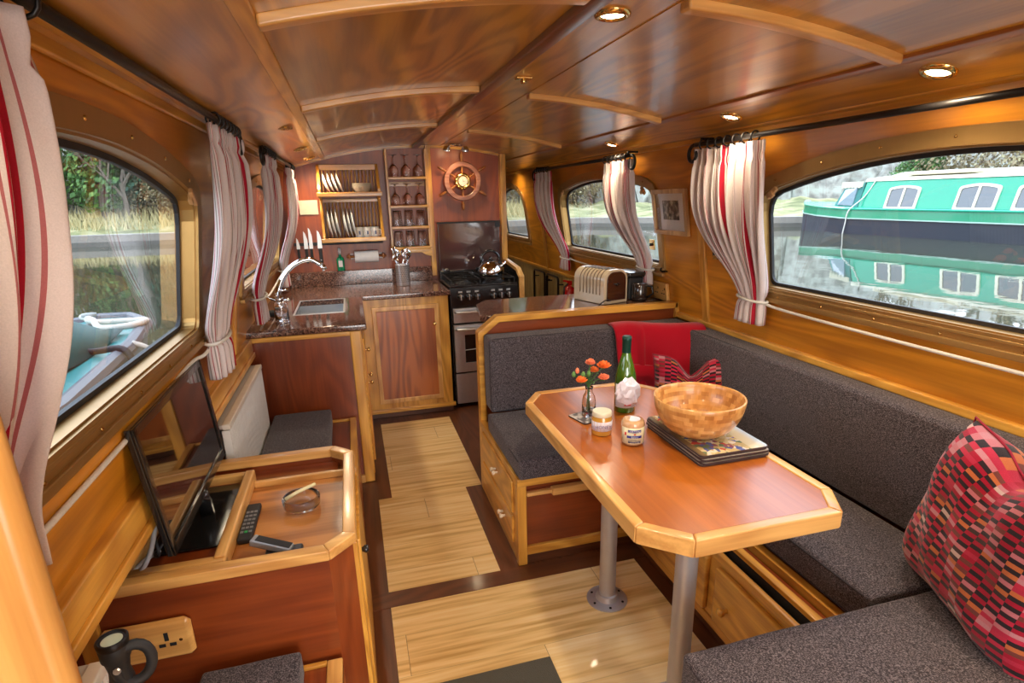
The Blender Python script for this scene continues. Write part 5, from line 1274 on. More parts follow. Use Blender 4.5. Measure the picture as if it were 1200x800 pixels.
def flower(tx, ty, tz, r, full, label):
    t = thing('cut_flower', label, 'flower', (c[0], c[1], c[2]+.01), 0, 'orange flowers in the bud vase')
    base = Vector((c[0]+rnf.uniform(-.008, .008), c[1]+rnf.uniform(-.008, .008), c[2]+.012)); neck = Vector((c[0]+rnf.uniform(-.005, .005), c[1]+rnf.uniform(-.005, .005), c[2]+.105)); top = Vector((tx, ty, tz))
    link('stem', tube(NB(), smooth_pts([base, neck, neck*.5+top*.5+Vector((0, 0, .01)), top], 5), .0016, 6), stem_m, t, world=True, smooth=True)
    bm = NB()
    if full:
        for ringi, (n, rr, tilt) in enumerate(((9, 1.0, 1.25), (8, .8, .85), (6, .55, .45), (4, .3, .15))):
            for k in range(n):
                a = 2*PI*(k+.5*(ringi % 2))/n+rnf.random()*.4; L = r*(.75+.3*rr)*rnf.uniform(.85, 1.1); wdt = r*.42
                M = Matrix.Translation(top) @ Matrix.Rotation(a, 4, 'Z') @ Matrix.Rotation(tilt, 4, 'Y')
                vs = []
                for i in range(5):
                    s = i/4; wd = wdt*math.sin(PI*(.15+.75*s)); zz = L*s
                    vs.append([bm.verts.new(M @ Vector((r*.15*math.sin(s*PI)+(.1*r if abs(w) > .5 else 0), w*wd, zz))) for w in (-1, 0, 1)])
                for p, q in zip(vs, vs[1:]):
                    for j in range(2): bm.faces.new((p[j], p[j+1], q[j+1], q[j]))
        link('petals', bm, pet_m if rnf.random() < .7 else pet2, t, world=True, smooth=True, solid=.0006)
        link('calyx', lathe(NB(), [(0, -.012), (.004, -.009), (.006, .0), (0, .004)], top, 10), leaf_m, t, world=True, smooth=True)
    else:
        link('bud', lathe(NB(), [(0, -.010), (.006, -.005), (.0075, .002), (.004, .010), (0, .013)], top, 12), plain('green_bud', (.12, .26, .06), .5) if r < .01 else pet2, t, world=True, smooth=True)
    bm = NB()
    for k in range(3):
        p = neck*.35+top*.65 if k else neck*.7+top*.3; a = rnf.random()*6; L = .028; dv = Vector((math.cos(a), math.sin(a), .5)).normalized(); sd = dv.cross(Vector((0, 0, 1))).normalized()
        v = [bm.verts.new(p), bm.verts.new(p+dv*L*.5+sd*.004), bm.verts.new(p+dv*L+Vector((0, 0, -.004))), bm.verts.new(p+dv*L*.5-sd*.004)]
        bm.faces.new(v)
    link('leaf', bm, leaf_m, t, world=True, solid=.0005)
rnf = random.Random(3)
fl = [(.752, 1.715, .950, .019, 1, 'orange flower at the top of the bunch in the bud vase'), (.800, 1.712, .935, .024, 1, 'largest ruffled orange flower at the upper right of the bunch'),
      (.792, 1.690, .900, .020, 1, 'orange flower at the right of the bunch below the ruffled one'), (.712, 1.70, .895, .020, 1, 'orange flower at the lower left of the bunch'),
      (.775, 1.735, .915, .018, 1, 'orange flower in the middle of the bunch'), (.706, 1.72, .925, .011, 0, 'pink-tipped bud at the left of the bunch'),
      (.722, 1.705, .915, .008, 0, 'green bud beside the pink-tipped one'), (.740, 1.70, .918, .008, 0, 'green bud left of centre in the bunch'), (.695, 1.725, .912, .008, 0, 'small green bud at the far left of the bunch')]
for a in fl: flower(*a)
# throw and cushions
def fold_throw():
    t = thing('red_throw', 'folded crimson fleece throw hung over the corner of the backrest', 'blanket', (1.46, 2.5, .50))
    bm = NB(); rows = []
    prof_ = [(2.600, .872), (2.56, .884), (2.53, .886), (2.505, .880), (2.488, .862), (2.480, .82), (2.474, .76), (2.468, .70), (2.46, .66), (2.452, .60), (2.44, .54), (2.43, .505)]
    n = 44
    for j, (y, z) in enumerate(prof_):
        row = []
        for i in range(n+1):
            u = i/n; x = 1.225+(1.625-1.225)*u*(1-.012*max(0, j-3))
            f = .006*math.sin(u*9+j*.4)+.004*math.sin(u*21+j)
            sag = -.02*(1-u) if j < 5 else 0
            row.append(bm.verts.new((x-.01*math.sin(j*.5), y-.008-max(0, x-1.30)*.55+f-(.012 if .28 < u < .34 and j > 3 else 0), z+sag*.4+.004*math.sin(u*7)+(.0 if j < 9 else 0))))
        rows.append(row)
    for a, b_ in zip(rows, rows[1:]):
        for i in range(n): bm.faces.new((a[i], a[i+1], b_[i+1], b_[i]))
    link('throw_cloth', bm, plain('crimson_fleece', (.42, .006, .018), .95, sheen=.25, spec=.1, bump=(260, .5, .002)), t, world=True, smooth=True, solid=.016, sub=1)
    bm = NB(); rows = []
    for j in range(8):
        z = .70-.17*j/7; row = []
        for i in range(25):
            u = i/24; row.append(bm.verts.new((1.245+.26*u, 2.440-.018*math.sin(j*.9)-.004*math.sin(u*12)-j*.002-max(0, .26*u-.06)*.5, z-.012*math.sin(u*PI))))
        rows.append(row)
    for a, b_ in zip(rows, rows[1:]):
        for i in range(24): bm.faces.new((a[i], a[i+1], b_[i+1], b_[i]))
    link('lower_fold', bm, plain('crimson_fleece', (0, 0, 0)), t, world=True, smooth=True, solid=.014, sub=1)
fold_throw()
def pillow(name, label, M, w, h, d, group, chop=0, seed=1, uvs=(1, 1)):
    t = thing(name, label, 'cushion', tuple(M.translation), 0, group)
    n = 36; bm = NB(); uvl = bm.loops.layers.uv.new('UVMap'); rn = random.Random(seed); p1, p2 = rn.random()*6, rn.random()*6
    grids = []
    for sgn in (1, -1):
        g = []
        for j in range(n+1):
            row = []
            for i in range(n+1):
                a, b_ = -1+2*i/n, -1+2*j/n
                th = (max(0, 1-a**4)*max(0, 1-b_**4))**.55
                pin = 1-.09*(1-a*a)*(b_**4); pin2 = 1-.09*(1-b_*b_)*(a**4)
                x = a*w/2*pin2; y = b_*h/2*pin
                z = sgn*(d/2*th)
                z += sgn*th*(.006*math.sin(a*5+p1)*math.cos(b_*4+p2)+.004*math.sin(a*11+b_*7+p2))
                if chop:
                    ct = math.exp(-(a/.30)**2)*max(0, (b_+.25)/1.25)**1.2
                    y -= chop*ct; z *= (1-.25*ct)
                row.append(bm.verts.new((x, y, z)))
            g.append(row)
        grids.append(g)
    for si, g in enumerate(grids):
        for j in range(n):
            for i in range(n):
                q = [(i, j), (i+1, j), (i+1, j+1), (i, j+1)]
                if si: q = q[::-1]
                f = bm.faces.new([g[b_][a] for a, b_ in q]); f.smooth = True
                for lp, (a, b_) in zip(f.loops, q): lp[uvl].uv = (a/n*uvs[0]+si*.31, b_/n*uvs[1])
    bmesh.ops.remove_doubles(bm, verts=bm.verts, dist=.0004)
    bm.transform(M)
    link('cushion_cover', bm, weave_mat(), t, world=True, smooth=True, sub=1)
    edge = []
    for a, b_ in [(k/10*2-1, -1) for k in range(11)]+[(1, k/10*2-1) for k in range(1, 11)]+[(1-k/10*2, 1) for k in range(1, 11)]+[(-1, 1-k/10*2) for k in range(1, 10)]:
        pin = 1-.09*(1-a*a)*(b_**4); pin2 = 1-.09*(1-b_*b_)*(a**4); x = a*w/2*pin2; y = b_*h/2*pin
        if chop: y -= chop*math.exp(-(a/.30)**2)*max(0, (b_+.25)/1.25)**1.2
        edge.append(M @ Vector((x, y, 0)))
    link('seam', tube(NB(), edge, .003, 6, closed=True), plain('dark_red_seam', (.30, .01, .03), .9), t, world=True, smooth=True)
def frame(origin, xd, yd):
    xd = Vector(xd).normalized(); yd = Vector(yd); zd = xd.cross(yd).normalized(); yd = zd.cross(xd).normalized()
    return Matrix(((xd.x, yd.x, zd.x, origin[0]), (xd.y, yd.y, zd.y, origin[1]), (xd.z, yd.z, zd.z, origin[2]), (0, 0, 0, 1)))
pillow('patterned_cushion', 'small pinched cushion in red block weave in the corner behind the wooden bowl', frame((1.445, 2.15, .640), (.88, -.47, 0), (.06, .10, 1)), .355, .31, .12, 'red block-weave cushions', chop=.085, seed=2, uvs=(.85, .8))
pillow('patterned_cushion', 'large red block-weave cushion leaning in the near corner at the right edge', frame((1.385, .79, .705), (-.36, -.92, -.07), (.05, -.33, .93)), .45, .44, .20, 'red block-weave cushions', chop=.045, seed=4, uvs=(1, 1))

# ================================================================== CEILING LIGHTS
glow = plain('lamp_glow', (1, .8, .5), .4, emit=(1, .74, .40), es=28)
def spotlight(x, y, label, r=.036, power=None):
    power = power or (SPOT_W*1.5 if .3 < x < .9 else SPOT_W*.62 if y > 1.9 and x > 1 else SPOT_W)
    z = CZ(x); slope = -.332*(x-.565)
    t = thing('ceiling_spotlight', label, 'ceiling light', (x, y, z), 0, 'recessed brass ceiling spotlights')
    M = Matrix.Rotation(-math.atan(slope), 4, 'Y')
    link('brass_ring', lathe(NB(), [(r*.70, .002), (r*.72, -.004), (r*.85, -.009), (r*1.1, -.006), (r*1.15, .001)], (0, 0, 0), 32, M), BRASS(), t, smooth=True)
    link('lamp_lens', lathe(NB(), [(0, -.003), (r*.72, -.003)], (0, 0, 0), 24, M), glow, t, smooth=True)
    ld = bpy.data.lights.new('lamp_light', 'SPOT'); ld.energy = power; ld.color = (1.0, .82, .58); ld.spot_size = math.radians(165); ld.spot_blend = .9; ld.shadow_soft_size = .045
    lo = bpy.data.objects.new('lamp_light', ld); COL.objects.link(lo); lo.parent = t; lo.location = (0, 0, -.022)
for x, y, lab in ((.607, 1.301, 'brass spotlight on the centre line of the ceiling near the top edge'), (1.399, 1.163, 'bright spotlight above the big right-hand window'), (1.395, 1.946, 'bright spotlight above the near right curtain'),
                  (1.413, 2.993, 'spotlight above the middle right window curtain'), (-.213, 3.498, 'nearer of two small spotlights above the sink'), (-.213, 4.217, 'farther of two small spotlights above the sink')):
    spotlight(x, y, lab)
for x, y, lab in ((-.22, .35, 'added unseen fill spotlight over the near left corner of the cabin'), (1.40, .20, 'added unseen fill spotlight over the near bench on the right'), (-.22, 1.55, 'spotlight above the television cabinet by the left curtain rod'), (.607, -.9, 'added unseen fill spotlight on the centre line toward the stern'), (1.40, 5.2, 'spotlight in the passage past the galley')):  # near and stern lamps are out of view, added to brighten the cabin
    if y in (1.55,): continue
    spotlight(x, y, lab)
t = thing('triple_spot_bar', 'chrome bar of small swivel spotlights at the top of the galley bulkhead', 'ceiling light', (.80, 4.33, CZ(.8)))
link('mount_plate', lathe(NB(), [(0, -.012), (.05, -.012), (.055, 0)], (.80, 4.30, CZ(.8)), 24), CHROME(), t, world=True, smooth=True)
for x, y in ((.74, 4.34), (.86, 4.26)):
    M = Matrix.Translation((x, y, CZ(x)-.022)) @ Matrix.Rotation(.5, 4, 'X')
    hd = link('spot_head', lathe(NB(), [(0, .012), (.018, .010), (.030, -.010), (.031, -.016), (.026, -.016), (0, -.010)], (0, 0, 0), 20, M), CHROME(), t, world=True, smooth=True)
    link('spot_lens', lathe(NB(), [(0, -.0145), (.024, -.0145)], (0, 0, 0), 20, M), glow, hd, world=True, smooth=True)
ld = bpy.data.lights.new('lamp_light', 'SPOT'); ld.energy = SPOT_W*.35; ld.color = (1, .76, .46); ld.spot_size = math.radians(160); ld.spot_blend = .8; ld.shadow_soft_size = .03
lo = bpy.data.objects.new('lamp_light', ld); COL.objects.link(lo); lo.parent = t; lo.location = (0, -.08, -.06)
t = thing('ceiling_catch', 'small brass catch on the centre band of the ceiling', 'catch', (.607, 1.983, 1.885))
link('catch_plate', B(.580, .634, 1.965, 2.000, 1.876, 1.886), BRASS(), t, world=True, bevel=.003)
link('catch_knob', lathe(NB(), [(0, -.018), (.010, -.016), (.010, -.008), (.006, 0)], (.607, 1.98, 1.880), 14), BRASS(), t, world=True, smooth=True)
t = thing('ceiling_vent', 'small brass vent with dark centre set in the left of the ceiling', 'vent', (-.211, 2.569, CZ(-.211)))
link('vent_ring', lathe(NB(), [(.018, .002), (.020, -.006), (.032, -.004), (.034, .002)], (-.211, 2.569, CZ(-.211)), 24), BRASS(), t, world=True, smooth=True)
link('vent_core', lathe(NB(), [(0, -.002), (.019, -.002)], (-.211, 2.569, CZ(-.211)), 20), MATTBLK(), t, world=True)

# ================================================================== OUTSIDE: CANAL, BANKS, BOATS, TREES
WZ = .45
def water_mat():
    m, nt, b = newmat('canal_water')
    b.inputs['Base Color'].default_value = (.055, .060, .038, 1); b.inputs['Roughness'].default_value = .03; b.inputs['IOR'].default_value = 1.33; b.inputs['Specular IOR Level'].default_value = .9
    tc = nt.nodes.new('ShaderNodeTexCoord'); n = nt.nodes.new('ShaderNodeTexNoise'); n.inputs['Scale'].default_value = 1.6; n.inputs['Detail'].default_value = 3
    mp = nt.nodes.new('ShaderNodeMapping'); mp.inputs['Scale'].default_value = (1, 1, 1); nt.links.new(tc.outputs['Object'], mp.inputs[0]); nt.links.new(mp.outputs[0], n.inputs['Vector'])
    bp = nt.nodes.new('ShaderNodeBump'); bp.inputs['Strength'].default_value = .10; bp.inputs['Distance'].default_value = .02; nt.links.new(n.outputs['Fac'], bp.inputs['Height']); nt.links.new(bp.outputs[0], b.inputs['Normal'])
    return m
# water surface, open where our own hull sits
o = link('canal_water', prism(NB(), [(-60, -40), (60, -40), (60, 60), (-60, 60)], WZ-.02, WZ, None, [[(-.86, YN-.3), (1.90, YN-.3), (1.90, YF+.3), (-.86, YF+.3)]]), water_mat()); props(o, 'still greenish canal water around the boat reflecting the banks', 'water', None, 'stuff')
struct('hull_side_left', B(-.87, -.80, YN-.3, YF+.3, -.1, .84), plain('hull_black', (.015, .015, .018), .5))
struct('hull_side_right', B(1.82, 1.90, YN-.3, YF+.3, -.1, .84), plain('hull_black', (0, 0, 0)))
def grass_mat():
    m, nt, b = newmat('winter_grass_bank')
    tc = nt.nodes.new('ShaderNodeTexCoord'); n = nt.nodes.new('ShaderNodeTexNoise'); n.inputs['Scale'].default_value = 1.3; n.inputs['Detail'].default_value = 8
    nt.links.new(tc.outputs['Object'], n.inputs['Vector'])
    nt.links.new(ramp(nt, n.outputs['Fac'], [(.35, (.16, .17, .07)), (.5, (.30, .30, .13)), (.62, (.46, .41, .23))]), b.inputs['Base Color']); b.inputs['Roughness'].default_value = 1; return m
gm = grass_mat()
stone = plain('weathered_stone', (.30, .27, .23), .9, bump=(8, .6, .02))
# bank outlines in plan: far bank across the bend, then down the right side
bank = [(-60, 19.5), (-9, 18.6), (-4, 18.4), (4.5, 18.8), (8.2, 19.6), (9.6, 18.2), (12.0, 15.6), (14.8, 14.2), (15.2, 8), (15.4, -40)]
def rnd_poly(p, d): return offset_path(p, d)
inner1 = rnd_poly(bank, .35)
o = link('bank_stone_edging', prism(NB(), bank+list(reversed(inner1)), WZ-.3, WZ+.30), stone); props(o, kind='structure')
inner0 = rnd_poly(bank, -.12)
o = link('bank_timber_waling', prism(NB(), inner0+list(reversed(bank)), WZ-.3, WZ+.12), plain('grey_timber', (.15, .14, .12), .9)); props(o, kind='structure')
path2 = rnd_poly(bank, 1.7)
o = link('towpath', prism(NB(), inner1+list(reversed(path2)), WZ-.3, WZ+.26), plain('pale_towpath', (.42, .38, .31), 1, bump=(20, .4, .01))); props(o, kind='structure')
# rising grass bank behind
bm = NB(); rows = []; rb = random.Random(11)
for d, z in ((1.7, .26), (3, .42), (5, .60), (8, .95), (12, 1.9), (18, 3.0), (30, 4.2)):
    row = []
    for p in offset_path(bank, d): row.append(p+(WZ+z,))
    rows.append(row)
def dens(r, n=8):
    out = []
    for a, b_ in zip(r, r[1:]):
        for k in range(n): out.append(Vector(a).lerp(Vector(b_), k/n))
    out.append(Vector(r[-1])); return out
rows = [dens(r) for r in rows]
vr = [[bm.verts.new(p+Vector((0, 0, rb.uniform(-.06, .06)*min(j, 4)))) for p in r] for j, r in enumerate(rows)]
for a, b_ in zip(vr, vr[1:]):
    for i in range(len(a)-1): bm.faces.new((a[i], a[i+1], b_[i+1], b_[i]))
o = link('grass_bank', bm, gm, smooth=True); props(o, kind='structure')
# bank behind the boats on the left, in the near distance
o = link('left_bank', prism(NB(), [(-60, -40), (-14, -40), (-13, 0), (-14, 8), (-60, 12)], WZ-.3, WZ+.35), gm); props(o, kind='structure')
# grass tufts
def tufts(name, area, n, h, label, seed):
    bm = NB(); r = random.Random(seed)
    for _ in range(n):
        x, y, z = area(r)
        a = r.random()*PI; w = .012+.02*r.random(); hh = h*r.uniform(.5, 1.3); lx_ = r.uniform(-.5, .5)*hh; ly_ = r.uniform(-.5, .5)*hh
        v = [bm.verts.new((x-w*math.cos(a), y-w*math.sin(a), z)), bm.verts.new((x+w*math.cos(a), y+w*math.sin(a), z)), bm.verts.new((x+lx_, y+ly_, z+hh))]
        bm.faces.new(v)
    o = link(name, bm, plain('straw_grass', (.52, .44, .22), 1)); props(o, label, 'grass', None, 'stuff')
def areaL(r):
    x = r.uniform(-16, 8); d = r.uniform(1.6, 6); return x, 18.7+d, WZ+.2+(.09*d)
tufts('dry_grass', areaL, 5200, .38, 'dry pale grass along the far towpath seen through the left window', 1)
def areaR(r):
    d = r.uniform(1.8, 6); y = r.uniform(-6, 14); return 15.3+d, y, WZ+.2+.09*d
tufts('dry_grass', areaR, 2500, .35, 'dry grass behind the green boat on the right bank', 2)
# trees
bark = plain('bare_bark', (.17, .14, .11), .95)
def bare_tree_mesh(seed, h=6.0, depth=6):
    r = random.Random(seed); bm = NB()
    def br(p, d, L, rad, lv):
        q = p+d*L
        mid = (p+q)/2+Vector((r.uniform(-1, 1), r.uniform(-1, 1), 0))*L*.06
        tube(bm, [p, mid, q], rad, 5 if lv > 3 else 3, rs=[rad, rad*.85, rad*.65], cap=False)
        if lv == 0: return
        for _ in range(3 if lv < depth else 4):
            nd = (d+Vector((r.uniform(-1, 1), r.uniform(-1, 1), r.uniform(-.35, .8)))*.75).normalized()
            br(p.lerp(q, r.uniform(.5, 1)), nd, L*r.uniform(.6, .82), rad*.55, lv-1)
    br(Vector((0, 0, -.2)), Vector((0, 0, 1)), h*.30, h*.022, depth)
    me = bpy.data.meshes.new('bare_tree'); bm.to_mesh(me); bm.free(); me.materials.append(bark); return me
def leafy_mesh(seed, w, h, n, mat_, leaf=.10, trunk=True, blobs=14):
    r = random.Random(seed); bm = NB()
    cs = [(Vector((r.uniform(-w, w)*.55, r.uniform(-w, w)*.4, h*r.uniform(.18, .85))), w*r.uniform(.30, .55)) for _ in range(blobs)]
    for _ in range(n):
        c0, rad = r.choice(cs); d = Vector((r.gauss(0, 1), r.gauss(0, 1), r.gauss(0, 1))).normalized(); p = c0+d*rad*r.uniform(.75, 1.08)
        if p.z < 0: p.z = abs(p.z)*.3
        nd = (d+Vector((r.uniform(-1, 1), r.uniform(-1, 1), r.uniform(-1, 1)))*.8).normalized(); a = nd.orthogonal().normalized(); b_ = nd.cross(a); s = leaf*r.uniform(.6, 1.3)
        f = bm.faces.new([bm.verts.new(p+a*s*.6), bm.verts.new(p+b_*s), bm.verts.new(p-a*s*.6), bm.verts.new(p-b_*s)])
    nleaf = len(bm.faces)
    if trunk: tube(bm, [(0, 0, -.3), (.05, 0, h*.4), (0, .05, h*.8)], w*.08, 8, rs=[w*.10, w*.07, w*.03])
    for c0, rad in cs: tube(bm, [(0, 0, h*.15), c0*.6+Vector((0, 0, h*.1)), c0], w*.02, 5)
    me = bpy.data.meshes.new('leafy_tree'); bm.faces.ensure_lookup_table()
    for i, f in enumerate(bm.faces): f.material_index = 0 if i < nleaf else 1
    bm.to_mesh(me); bm.free(); me.materials.append(mat_); me.materials.append(bark); return me
def leafmat(name, c1, c2, c3):
    m, nt, b = newmat(name); tc = nt.nodes.new('ShaderNodeTexCoord'); n = nt.nodes.new('ShaderNodeTexNoise'); n.inputs['Scale'].default_value = 3.0; n.inputs['Detail'].default_value = 8
    nt.links.new(tc.outputs['Object'], n.inputs['Vector']); nt.links.new(ramp(nt, n.outputs['Fac'], [(.36, c1), (.5, c2), (.64, c3)]), b.inputs['Base Color']); b.inputs['Roughness'].default_value = .6; return m
ivy = leafmat('ivy_leaves', (.02, .07, .02), (.06, .17, .04), (.16, .30, .07)); conif = leafmat('conifer_leaves', (.012, .05, .035), (.03, .10, .06), (.07, .17, .10)); scrub = leafmat('brown_scrub', (.13, .10, .05), (.26, .20, .11), (.34, .30, .16))
def place(me, name, x, y, z, s, rz, label, cat, grp):
    o = bpy.data.objects.new(name, me); COL.objects.link(o); o.location = (x, y, z); o.scale = (s, s, s); o.rotation_euler = (0, 0, rz); props(o, label, cat, grp); return o
ivyM = leafy_mesh(1, 1.9, 4.2, 5200, ivy, .085); conM = leafy_mesh(2, 1.5, 4.0, 4200, conif, .075, blobs=16); scrM = leafy_mesh(3, 1.6, 1.8, 3000, scrub, .05, trunk=False)
bareM = [bare_tree_mesh(k, 6.0) for k in (1, 2, 3)]
gz = lambda d: WZ+.26+.09*d
for k, (x, y, s, me, nm, lab) in enumerate((
    (-11.2, 24.6, 1.15, ivyM, 'ivy_tree', 'bushy green tree at the left edge of the view through the near left window'),
    (-8.4, 24.2, 1.2, ivyM, 'ivy_tree', 'bright ivy-clad tree left of centre through the near left window'),
    (-6.6, 24.6, 1.15, conM, 'conifer', 'blue-green conifer in the middle of the near left window view'),
    (-5.2, 26.5, .80, ivyM, 'ivy_tree', 'smaller green tree behind the bare branches through the near left window'),
    (-14.5, 25.5, 1.2, conM, 'conifer', 'dark conifer farthest left on the far bank'),
    (7.6, 27.5, 1.3, ivyM, 'ivy_tree', 'green tree on the far bank through the middle right window'),
    (10.5, 27.0, .9, conM, 'conifer', 'dark evergreen at the right of the middle right window view'),
    (20.5, 6.8, 1.15, conM, 'conifer', 'evergreen rising behind the roof of the green boat'),
    (21.0, 3.0, 1.1, ivyM, 'ivy_tree', 'green tree behind the green boat toward the right edge'),
    (17.6, 14.8, .45, ivyM, 'ivy_bush', 'small ivy bush behind the bow of the green boat'))):
    place(me, nm, x, y, gz(4) if 'bush' not in nm else gz(2), s, k*1.7, lab, 'bush' if 'bush' in nm else 'tree', 'evergreens on the banks')
tl = ['bare winter tree at the right of the near left window view', 'thin bare tree behind the far left towpath', 'bare tree between the evergreens through the left window', 'bare tree at the left of the middle right window view',
      'bare tree in the centre of the middle right window view', 'leafless tree seen through the small far right window', 'bare tree behind the bow of the green boat', 'bare tree behind the cratch of the green boat',
      'bare tree above the first cabin window of the green boat', 'bare tree above the middle cabin window of the green boat', 'bare tree behind the stern half of the green boat', 'bare tree at the bend of the far bank']
for k, (x, y, s) in enumerate(((-5.0, 22.6, .85), (-3.6, 24.5, 1.0), (-7.4, 23.2, .8), (6.0, 24.0, .9), (9.4, 24.6, 1.0), (8.0, 30.0, 1.2), (18.2, 15.5, .9), (19.0, 12.6, 1.0), (19.5, 10.2, .9), (19.0, 8.0, 1.0), (19.3, 4.8, 1.0), (13.5, 21.5, 1.1))):
    place(bareM[k % 3], 'bare_tree', x, y, gz(3), s, k*2.1, tl[k], 'tree', 'bare winter trees on the banks')
sl = ['at the left edge of the near left window view', 'below the conifer in the left window view', 'at the right of the left window view', 'in the middle right window view', 'at the right of the middle right window view', 'seen through the small far right window',
      'behind the bow rope of the green boat', 'behind the cratch of the green boat', 'behind the first window of the green boat', 'behind the second window of the green boat', 'behind the third window of the green boat', 'farthest along the right bank', 'at the bend of the bank']
for k, (x, y, s) in enumerate(((-11.0, 24.0, 1.0), (-6.5, 23.8, .9), (-3.5, 24.8, 1.2), (6.8, 26.0, 1.3), (10.2, 25.5, 1.2), (4.0, 26.0, 1.4), (18.5, 14.0, 1.1), (18.8, 11.8, 1.2), (19.0, 9.4, 1.3), (19.0, 7.2, 1.3), (19.0, 4.6, 1.3), (19.4, 1.5, 1.3), (14.5, 19.5, 1.2))):
    place(scrM, 'scrub_bush', x, y, gz(2), s, k*1.3, 'brown leafless scrub '+sl[k], 'bush', 'winter scrub along the banks')
# hedge rising further back, haze painted in by its paled colours
bm = NB(); rows = []
for d, z in ((6.6, .6), (7.2, 1.9), (8.4, 3.2), (11, 4.2), (17, 4.6)):
    rows.append(dens([p+(WZ+z,) for p in offset_path(bank, d)], 22))
rb = random.Random(4)
vr = [[bm.verts.new(p+Vector((rb.uniform(-.3, .3), rb.uniform(-.3, .3), rb.uniform(-.35, .35)*(j > 0)))) for p in r] for j, r in enumerate(rows)]
for a, b_ in zip(vr, vr[1:]):
    for i in range(len(a)-1): bm.faces.new((a[i], a[i+1], b_[i+1], b_[i]))
o = link('wooded_slope', bm, leafmat('hazed_distant_wood', (.17, .16, .13), (.30, .29, .24), (.38, .40, .33)), smooth=True); props(o, kind='structure')

# ---- green boat across the canal
GX = 12.1
BY = .45
t = thing('green_narrowboat', 'long green boat with cream roof and black hull moored across the canal on the right', 'boat', (13.1, 5.0, WZ))
gpaint = plain('glossy_green_paint', (.004, .36, .21), .22, coat=.5); gdark = plain('darker_green_paint', (.006, .25, .12), .3, coat=.4); cream = plain('cream_boat_paint', (.82, .76, .58), .4)
def hullring(z, inset=0, bow=0):
    e = inset
    return [(GX+e, -12), (GX+e, 12.0), (GX+.06+e, 12.9), (GX+.28+e, 13.6), (GX+.75, 14.15+bow-e), (GX+1.15, 14.30+bow-e), (GX+1.5, 14.15+bow-e), (GX+1.95-e, 13.6), (GX+2.2-e, 12.9), (GX+2.3-e, 12.0), (GX+2.3-e, -12)]
def loft(rings, cap=True):
    bm = NB(); vr = [[bm.verts.new(p) for p in r] for r in rings]; n = len(vr[0])
    for a, b_ in zip(vr, vr[1:]):
        for i in range(n): bm.faces.new((a[i], a[(i+1) % n], b_[(i+1) % n], b_[i]))
    if cap: bm.faces.new(vr[0][::-1]); bm.faces.new(vr[-1])
    return bm
def shear(y, z): return z+max(0, (y-10.0))**2*.010
link('hull', loft([[(x, y, WZ-.3) for x, y in hullring(0, .04)], [(x, y, shear(y, .78)) for x, y in hullring(0)]]), plain('hull_blacking', (.035, .04, .055), .55), t, world=True)
link('gunwale_strip', loft([[(x, y, shear(y, .785)) for x, y in hullring(0, -.01)], [(x, y, shear(y, 1.0)) for x, y in hullring(0, .02)]]), gdark, t, world=True)
link('rubbing_band', loft([[(x, y, shear(y, .775)) for x, y in hullring(0, -.03)], [(x, y, shear(y, .80)) for x, y in hullring(0, -.03)]]), plain('pale_band', (.45, .60, .52), .4), t, world=True)
link('rubbing_band', loft([[(x, y, shear(y, .995)) for x, y in hullring(0, -.015)], [(x, y, shear(y, 1.02)) for x, y in hullring(0, -.015)]]), gpaint, t, world=True)
cab0, cab1 = -11, 11.75
def gx(z): return GX+.16+.17*(z-1.0)/.70
link('cabin', hexa(NB(), [(gx(1), cab0, 1.0), (GX+2.14, cab0, 1.0), (GX+2.14, cab1, 1.0), (gx(1), cab1, 1.0), (gx(1.70), cab0, 1.70), (GX+1.97, cab0, 1.70), (GX+1.97, cab1-.05, 1.70), (gx(1.70), cab1-.05, 1.70)]), gpaint, t, world=True, bevel=.03)
bm = prism(NB(), [(gx(1.7)-.02, 1.695), (GX+1.99, 1.695), (GX+1.95, 1.76), (GX+1.15, 1.83), (gx(1.7)+.02, 1.76)], cab0, cab1-.03, lambda a, b, h: Vector((a, h, b)))
link('roof', bm, cream, t, world=True)
link('handrail', tube(NB(), [(gx(1.7)+.08, -10, 1.83), (gx(1.7)+.08, 10.9, 1.83), (gx(1.7)+.08, 11.1, 1.78)], .03, 8), cream, t, world=True)
link('roof_hatch', B(GX+.5, GX+1.7, 9.3, 10.9, 1.80, 1.88), cream, t, world=True, bevel=.02)
def gw(y0, y1, z0=1.05, z1=1.58):
    f = lambda a, b, h: Vector((gx(b)+h, a, b))
    yc, hw = (y0+y1)/2, (y1-y0)/2
    o1 = arch(yc, hw, z0, z1, .35, rc=.05); o2 = arch(yc, hw, z0, z1, .35, g=-.055, rc=.04)
    w = link('cabin_window', prism(NB(), o1, -.03, .0, f, [o2]), cream, t, world=True)
    link('window_mullion', hexa(NB(), [f(yc-.025, z0+.04, -.03), f(yc+.025, z0+.04, -.03), f(yc+.025, z0+.04, 0), f(yc-.025, z0+.04, 0), f(yc-.025, z1-.04, -.03), f(yc+.025, z1-.04, -.03), f(yc+.025, z1-.04, 0), f(yc-.025, z1-.04, 0)]), cream, w, world=True)
    link('window_glass', prism(NB(), o2, -.012, -.006, f), plain('dark_reflecting_glass', (.10, .11, .12), .05, .5, coat=1, bump=(14, .35, .02)), w, world=True)
for y0, y1 in ((10.18, 10.98), (8.50, 9.33), (7.28, 8.20), (5.2, 6.1), (2.6, 3.5)): gw(y0, y1)
link('cratch_cover', hexa(NB(), [(gx(1)+.02, 11.76, 1.0), (GX+2.1, 11.76, 1.0), (GX+1.8, 12.75, 1.04), (GX+.42, 12.75, 1.04), (gx(1.66), 11.72, 1.68), (GX+1.97, 11.72, 1.68), (GX+1.5, 12.58, 1.62), (GX+.62, 12.58, 1.62)]), plain('teal_canvas', (.05, .22, .20), .8), t, world=True)
